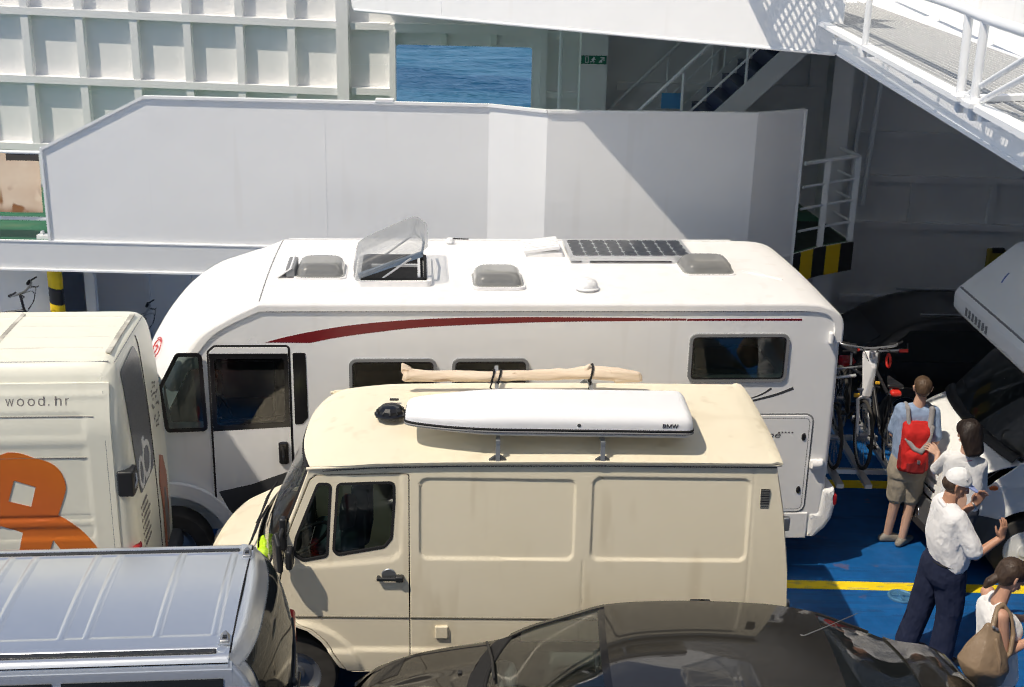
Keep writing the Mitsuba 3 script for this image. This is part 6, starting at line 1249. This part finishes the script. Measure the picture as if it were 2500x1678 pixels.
# --- the youth with the red backpack, seen from behind
KD = thing('person', 'person seen from behind in pale blue shirt and beige shorts, short brown hair', 'person')
hc2 = A([4.00, 11.620, 1.745]); HL2, HP2 = head(hc2, (.10, .98, -.12), (0, 0, 1), .98)
sR, eR, wR = A([4.135, 11.620, 1.49]), A([4.185, 11.580, 1.20]), A([4.12, 11.780, 1.10]); sL, eL, wL = A([3.835, 11.660, 1.50]), A([3.80, 11.720, 1.22]), A([3.90, 11.900, 1.15])
h1, k1, a1 = A([4.04, 11.660, .90]), A([4.05, 11.660, .50]), A([4.02, 11.680, .09]); h2, k2, a2 = A([3.90, 11.660, .90]), A([3.90, 11.680, .50]), A([3.89, 11.760, .09])
sk = HL2+chain([(4.0, 11.630, 1.66), (3.99, 11.640, 1.55)], [.052, .060])+[m3.Manifold.batch_hull([sph((3.88, 11.650, 1.46), .07), sph((4.09, 11.630, 1.46), .07), sph((3.98, 11.660, 1.2), .115), sph((3.97, 11.660, .98), .12)])]
sk += chain([sR, eR, wR], [.045, .038, .026])+chain([sL, eL, wL], [.045, .038, .026])+hand(wR, (-.3, .9, -.1), (0, -.1, -1), (-1, 0, 0), .95, .3)+hand(wL, (.1, 1, .1), (0, .1, -1), (1, 0, 0), .95, .3)+chain([h1, k1, a1], [.08, .055, .040])+chain([h2, k2, a2], [.08, .055, .040])
part(KD, 'body', soft(union(sk), .018, 8), 'skin_light', smooth=True); face(KD, HP2, .98)
hr2 = m3.Manifold.batch_hull([sph(HP2(-.03, 0, .035), .086, 20), sph(HP2(.02, 0, .045), .079, 20), sph(HP2(-.04, 0, -.005), .072, 18)]); part(KD, 'hair', soft(hr2.trim_by_plane(tuple(-unit(HP2(1, 0, -.55)-HP2(0, 0, 0))), float(np.dot(-unit(HP2(1, 0, -.55)-HP2(0, 0, 0)), HP2(.045, 0, 0.0)))), .012, 4, .006, 5, 34), 'hair_brown', smooth=True)
ks = [m3.Manifold.batch_hull([sph((3.86, 11.650, 1.475), .082), sph((4.11, 11.630, 1.475), .082), sph((3.98, 11.640, 1.52), .068)]), m3.Manifold.batch_hull([sph((3.86, 11.650, 1.46), .088), sph((4.11, 11.630, 1.46), .088), sph((3.92, 11.660, 1.0), .12), sph((4.03, 11.660, 1.0), .12)])]+chain([sR, sR*.5+eR*.5, sR*.2+eR*.8], [.070, .066, .064])+chain([sL, sL*.5+eL*.5, sL*.2+eL*.8], [.070, .066, .064])
part(KD, 'shirt', soft(union(ks), .018, 9, .014, 12, 8), 'shirt_blue', smooth=True)
so = [m3.Manifold.batch_hull([sph((3.91, 11.660, .97), .128), sph((4.03, 11.660, .97), .128), sph((3.90, 11.660, .84), .125), sph((4.04, 11.660, .84), .125)])]+chain([h1, h1*.1+k1*.9+A([0, 0, .02])], [.112, .098])+chain([h2, h2*.1+k2*.9+A([0, 0, .02])], [.112, .098])
part(KD, 'shorts', soft(union(so), .018, 8, .022, 14, 9), 'shorts_beige', smooth=True)
for a, d in ((a1, (.75, .66, 0)), (a2, (.95, .1, 0))):
    d = unit(d); b = A([a[0], a[1], .035]); part(KD, 'shoe', soft(m3.Manifold.batch_hull([sph(b-d*.06, .037), sph(b+d*.08, .042), sph(b+d*.165+A([0, 0, -.008]), .030), sph(b+A([0, 0, .03]), .045)]), .015, 5), 'shoe_grey', smooth=True)
BPK = thing('backpack', 'red backpack with grey bands worn on the back of the person in beige shorts', 'backpack')
bpm = [m3.Manifold.batch_hull([sph((x, y, z), .05) for x in (3.875, 4.04) for y, z in ((11.53, .95), (11.45, .98), (11.53, 1.38), (11.47, 1.33))]), m3.Manifold.batch_hull([sph((x, 11.41, z), .045) for x in (3.90, 4.02) for z in (1.0, 1.13)])]
part(BPK, 'bag', soft(union(bpm), .018, 6, .030, 4, 11), 'pack_red', smooth=True)
part(BPK, 'grey_band', soft(union(chain([(3.85, 11.44, 1.28), (3.92, 11.385, 1.20), (3.98, 11.37, 1.175), (4.06, 11.42, 1.25), (4.095, 11.46, 1.40)], [.020, .024, .024, .022, .020])), .015, 4), 'pack_grey', smooth=True)
part(BPK, 'strap', soft(union(chain([(4.08, 11.490, 1.38), (4.105, 11.560, 1.55), (4.09, 11.680, 1.555), (4.09, 11.760, 1.42)], [.026, .028, .026, .022])), .015, 4), 'pack_grey', smooth=True); part(BPK, 'strap', soft(union(chain([(3.88, 11.500, 1.38), (3.87, 11.570, 1.545), (3.88, 11.700, 1.55), (3.88, 11.780, 1.42)], [.022, .022, .022, .02])), .015, 4), 'pack_grey', smooth=True)
part(BPK, 'pocket', soft(m3.Manifold.batch_hull([sph((x, 11.395, z), .035) for x in (3.90, 4.02) for z in (.97, 1.06)]), .018, 4, .014, 6, 12), 'pack_dark', smooth=True); part(BPK, 'side_mesh', soft(m3.Manifold.batch_hull([sph((3.845, y, z), .028) for y in (11.47, 11.53) for z in (.97, 1.16)]), .02, 4), 'pack_dark', smooth=True)
part(BPK, 'buckle', rbx(3.955, 3.985, 11.350, 11.372, 1.05, 1.09, .005), 'steel', smooth=30)

# --- the dark haired person behind the cap
GL = thing('person', 'person with dark bobbed hair and white blouse reaching forward, standing behind the white cap', 'person')
hc3 = A([4.155, 10.70, 1.655]); HL3, HP3 = head(hc3, (-.50, .82, -.28), (0, 0, 1), .97)
sa, ea, wa = A([4.03, 10.76, 1.40]), A([3.99, 10.92, 1.20]), A([4.005, 10.98, 1.335]); sb, eb, wb_ = A([4.30, 10.66, 1.38]), A([4.36, 10.74, 1.12]), A([4.22, 10.90, 1.06])
g1, q1, n1 = A([4.23, 10.68, .88]), A([4.24, 10.70, .48]), A([4.24, 10.66, .08]); g2, q2, n2 = A([4.11, 10.72, .88]), A([4.11, 10.76, .48]), A([4.10, 10.70, .08])
sk = HL3+chain([(4.16, 10.70, 1.57), (4.165, 10.705, 1.45)], [.048, .055])+[m3.Manifold.batch_hull([sph((4.08, 10.73, 1.37), .062), sph((4.26, 10.67, 1.36), .062), sph((4.17, 10.71, 1.15), .11), sph((4.17, 10.70, .95), .12)])]
sk += chain([sa, ea, wa], [.040, .033, .024])+chain([sb, eb, wb_], [.040, .033, .024])+hand(wa, (-.55, .25, .35), (.3, .6, -.7), (0, -.5, .8), .92, .45)+hand(wb_, (-.6, .7, -.2), (0, 0, -1), (-.5, -.5, 0), .92, .3)+chain([g1, q1, n1], [.075, .052, .038])+chain([g2, q2, n2], [.075, .052, .038])
part(GL, 'body', soft(union(sk), .018, 8), 'skin_light', smooth=True); face(GL, HP3, .97)
h3 = [m3.Manifold.batch_hull([sph(HP3(-.028, 0, .045), .098, 20), sph(HP3(.018, 0, .055), .086, 20)]), m3.Manifold.batch_hull([sph(HP3(-.035, .055, .0), .068, 16), sph(HP3(-.035, -.055, .0), .068, 16), sph(HP3(-.055, .068, -.165), .040, 14), sph(HP3(-.055, -.068, -.165), .040, 14), sph(HP3(-.085, 0, -.165), .040, 14), sph(HP3(-.03, 0, .05), .10, 18)])]
part(GL, 'hair', soft(union(h3), .014, 6, .008, 7, 26), 'hair_black', smooth=True)
kb = [m3.Manifold.batch_hull([sph((4.07, 10.735, 1.385), .072), sph((4.27, 10.665, 1.375), .072), sph((4.165, 10.70, 1.43), .06)]), m3.Manifold.batch_hull([sph((4.07, 10.735, 1.37), .08), sph((4.27, 10.665, 1.36), .08), sph((4.12, 10.73, .90), .12), sph((4.23, 10.69, .90), .12)])]+chain([sa, sa*.45+ea*.55, ea*.97+sa*.03], [.060, .058, .055])+chain([sb, sb*.45+eb*.55, eb], [.062, .060, .055])
part(GL, 'blouse', soft(union(kb), .018, 9, .014, 22, 8), 'blouse_white', smooth=True)
mat('piping_pink', (.62, .12, .18), .7); part(GL, 'pink_piping', tube(smooth_path([(4.20, 10.625, 1.425), (4.135, 10.645, 1.40), (4.075, 10.645, 1.30), (4.055, 10.615, 1.12), (4.045, 10.60, 1.0)], 4), .006, 6), 'piping_pink', smooth=True)
part(GL, 'trousers', soft(union([m3.Manifold.batch_hull([sph((4.11, 10.72, .90), .12), sph((4.23, 10.69, .90), .12), sph((4.11, 10.72, .78), .11), sph((4.23, 10.69, .78), .11)])]+chain([g1, q1, n1], [.10, .075, .065])+chain([g2, q2, n2], [.10, .075, .065])), .02, 8, .014, 4, 8), 'skirt_dark', smooth=True)
for a in (n1, n2):
    d = unit((-.4, .9, 0)); b = A([a[0], a[1], .032]); part(GL, 'shoe', soft(m3.Manifold.batch_hull([sph(b-d*.055, .034), sph(b+d*.07, .036), sph(b+d*.14+A([0, 0, -.006]), .026), sph(b+A([0, 0, .03]), .04)]), .015, 5), 'shoe_black', smooth=True)

# --- the woman with the shoulder bag
WM = thing('person', 'person with dark tied back hair and white sleeveless top at the lower right corner', 'person')
hc4 = A([3.575, 8.02, 1.685]); HL4, HP4 = head(hc4, (.92, .10, -.40), (0, 0, 1), 1.0)
s1, e1, w1_ = A([3.475, 7.86, 1.45]), A([3.520, 7.835, 1.165]), A([3.735, 7.885, 1.255]); s2, e2, w2_ = A([3.50, 8.20, 1.45]), A([3.60, 8.27, 1.20]), A([3.78, 8.16, 1.26])
v1, b1, c1 = A([3.565, 7.95, .88]), A([3.60, 7.95, .48]), A([3.56, 7.94, .08]); v2, b2, c2 = A([3.545, 8.12, .88]), A([3.52, 8.13, .48]), A([3.44, 8.12, .09])
sk = HL4+chain([(3.545, 8.02, 1.60), (3.515, 8.025, 1.48)], [.050, .060])+[m3.Manifold.batch_hull([sph((3.505, 7.91, 1.40), .060), sph((3.51, 8.15, 1.40), .060), sph((3.57, 8.03, 1.22), .105), sph((3.565, 8.03, .95), .125)])]
sk += chain([s1, e1, w1_], [.056, .044, .028])+chain([s2, e2, w2_], [.052, .040, .027])+hand(w1_, (.9, .15, .25), (.1, .9, .2), (0, -.2, 1), .95, .4)+hand(w2_, (.85, -.3, .2), (.1, -.9, .2), (0, .2, 1), .95, .4)+chain([v1, b1, c1], [.09, .065, .042])+chain([v2, b2, c2], [.09, .065, .042])
part(WM, 'body', soft(union(sk), .016, 8), 'skin_warm', smooth=True); face(WM, HP4, 1.0)
h4 = [m3.Manifold.batch_hull([sph(HP4(-.030, 0, .040), .096, 20), sph(HP4(.022, 0, .052), .083, 20), sph(HP4(-.05, 0, -.015), .075, 18)]).trim_by_plane(tuple(-unit(HP4(1, 0, -.30)-HP4(0, 0, 0))), float(np.dot(-unit(HP4(1, 0, -.30)-HP4(0, 0, 0)), HP4(.062, 0, 0.0)))), m3.Manifold.batch_hull([sph(HP4(-.10, 0, -.05), .035), sph(HP4(-.13, .0, -.10), .034), sph(HP4(-.14, 0, -.14), .018)])]
part(WM, 'hair', soft(union(h4), .012, 5, .006, 17, 30), 'hair_dark', smooth=True)
ub = [m3.Manifold.batch_hull([sph((3.490, 7.935, 1.37), .090), sph((3.495, 8.125, 1.37), .090), sph((3.60, 7.97, 1.27), .095), sph((3.60, 8.09, 1.27), .095), sph((3.550, 8.03, 1.10), .140)]), m3.Manifold.batch_hull([sph((3.555, 7.985, 1.12), .125), sph((3.555, 8.08, 1.12), .125), sph((3.57, 7.98, .90), .150), sph((3.57, 8.09, .90), .150)])]+chain([(3.515, 7.93, 1.40), (3.50, 7.945, 1.475), (3.475, 7.955, 1.44)], [.045, .032, .04])+chain([(3.52, 8.13, 1.40), (3.505, 8.11, 1.475), (3.48, 8.10, 1.44)], [.045, .032, .04])
part(WM, 'top', soft(union(ub), .016, 8, .012, 31, 9), 'top_white', smooth=True)
part(WM, 'trousers', soft(union([m3.Manifold.batch_hull([sph((3.56, 7.97, .90), .135), sph((3.56, 8.10, .90), .135), sph((3.56, 7.96, .78), .125), sph((3.55, 8.11, .78), .125)])]+chain([v1, b1, c1], [.125, .095, .085])+chain([v2, b2, c2], [.125, .095, .085])), .02, 8, .016, 9, 8), 'trouser_grey', smooth=True)
for a in (c1, c2):
    d = unit((1, -.05, 0)); b = A([a[0], a[1], .032]); part(WM, 'shoe', soft(m3.Manifold.batch_hull([sph(b-d*.055, .034), sph(b+d*.07, .036), sph(b+d*.14+A([0, 0, -.006]), .026), sph(b+A([0, 0, .03]), .04)]), .015, 5), 'shoe_black', smooth=True)
HB = thing('shoulder_bag', 'large soft taupe leather shoulder bag worn with the white sleeveless top', 'bag')
bg = [m3.Manifold.batch_hull([sph(c, r) for c, r in (((3.30, 7.80, 1.05), .060), ((3.47, 7.775, 1.0), .058), ((3.37, 7.80, .985), .058), ((3.245, 7.82, 1.13), .050), ((3.49, 7.77, 1.09), .050), ((3.375, 7.80, 1.40), .034), ((3.43, 7.79, 1.36), .034), ((3.33, 7.73, 1.12), .060), ((3.43, 7.72, 1.10), .058))])]
part(HB, 'bag', soft(union(bg), .016, 8, .026, 41, 8), 'leather_tan', smooth=True)
part(HB, 'strap', soft(union(chain([(3.40, 7.79, 1.40), (3.42, 7.825, 1.455), (3.455, 7.885, 1.505), (3.50, 7.915, 1.512), (3.555, 7.89, 1.44), (3.575, 7.84, 1.32), (3.545, 7.775, 1.21), (3.49, 7.765, 1.14)], [.020, .020, .019, .019, .018, .017, .017, .02])), .013, 4), 'leather_tan', smooth=True)
part(HB, 'fold', soft(union(chain([(3.42, 7.745, 1.33), (3.445, 7.695, 1.20), (3.445, 7.675, 1.10)], [.014, .016, .012])), .012, 3), 'leather_tan', smooth=True)
for c in ((3.395, 7.765, 1.42), (3.42, 7.765, 1.405), (3.56, 7.80, 1.26), (3.475, 7.69, 1.09)): part(HB, 'ring', tm(sph(c, .012, 12)), 'chrome', smooth=True)
PHN = thing('phone', 'small dark phone held in the hands of the person with the shoulder bag', 'phone'); part(PHN, 'case', rbx(3.86, 3.875, 7.93, 8.06, 1.28, 1.345, .005), 'black_gloss', smooth=30); part(PHN, 'screen', bx(3.8585, 3.8600, 7.935, 8.055, 1.285, 1.34), 'dark_glass')
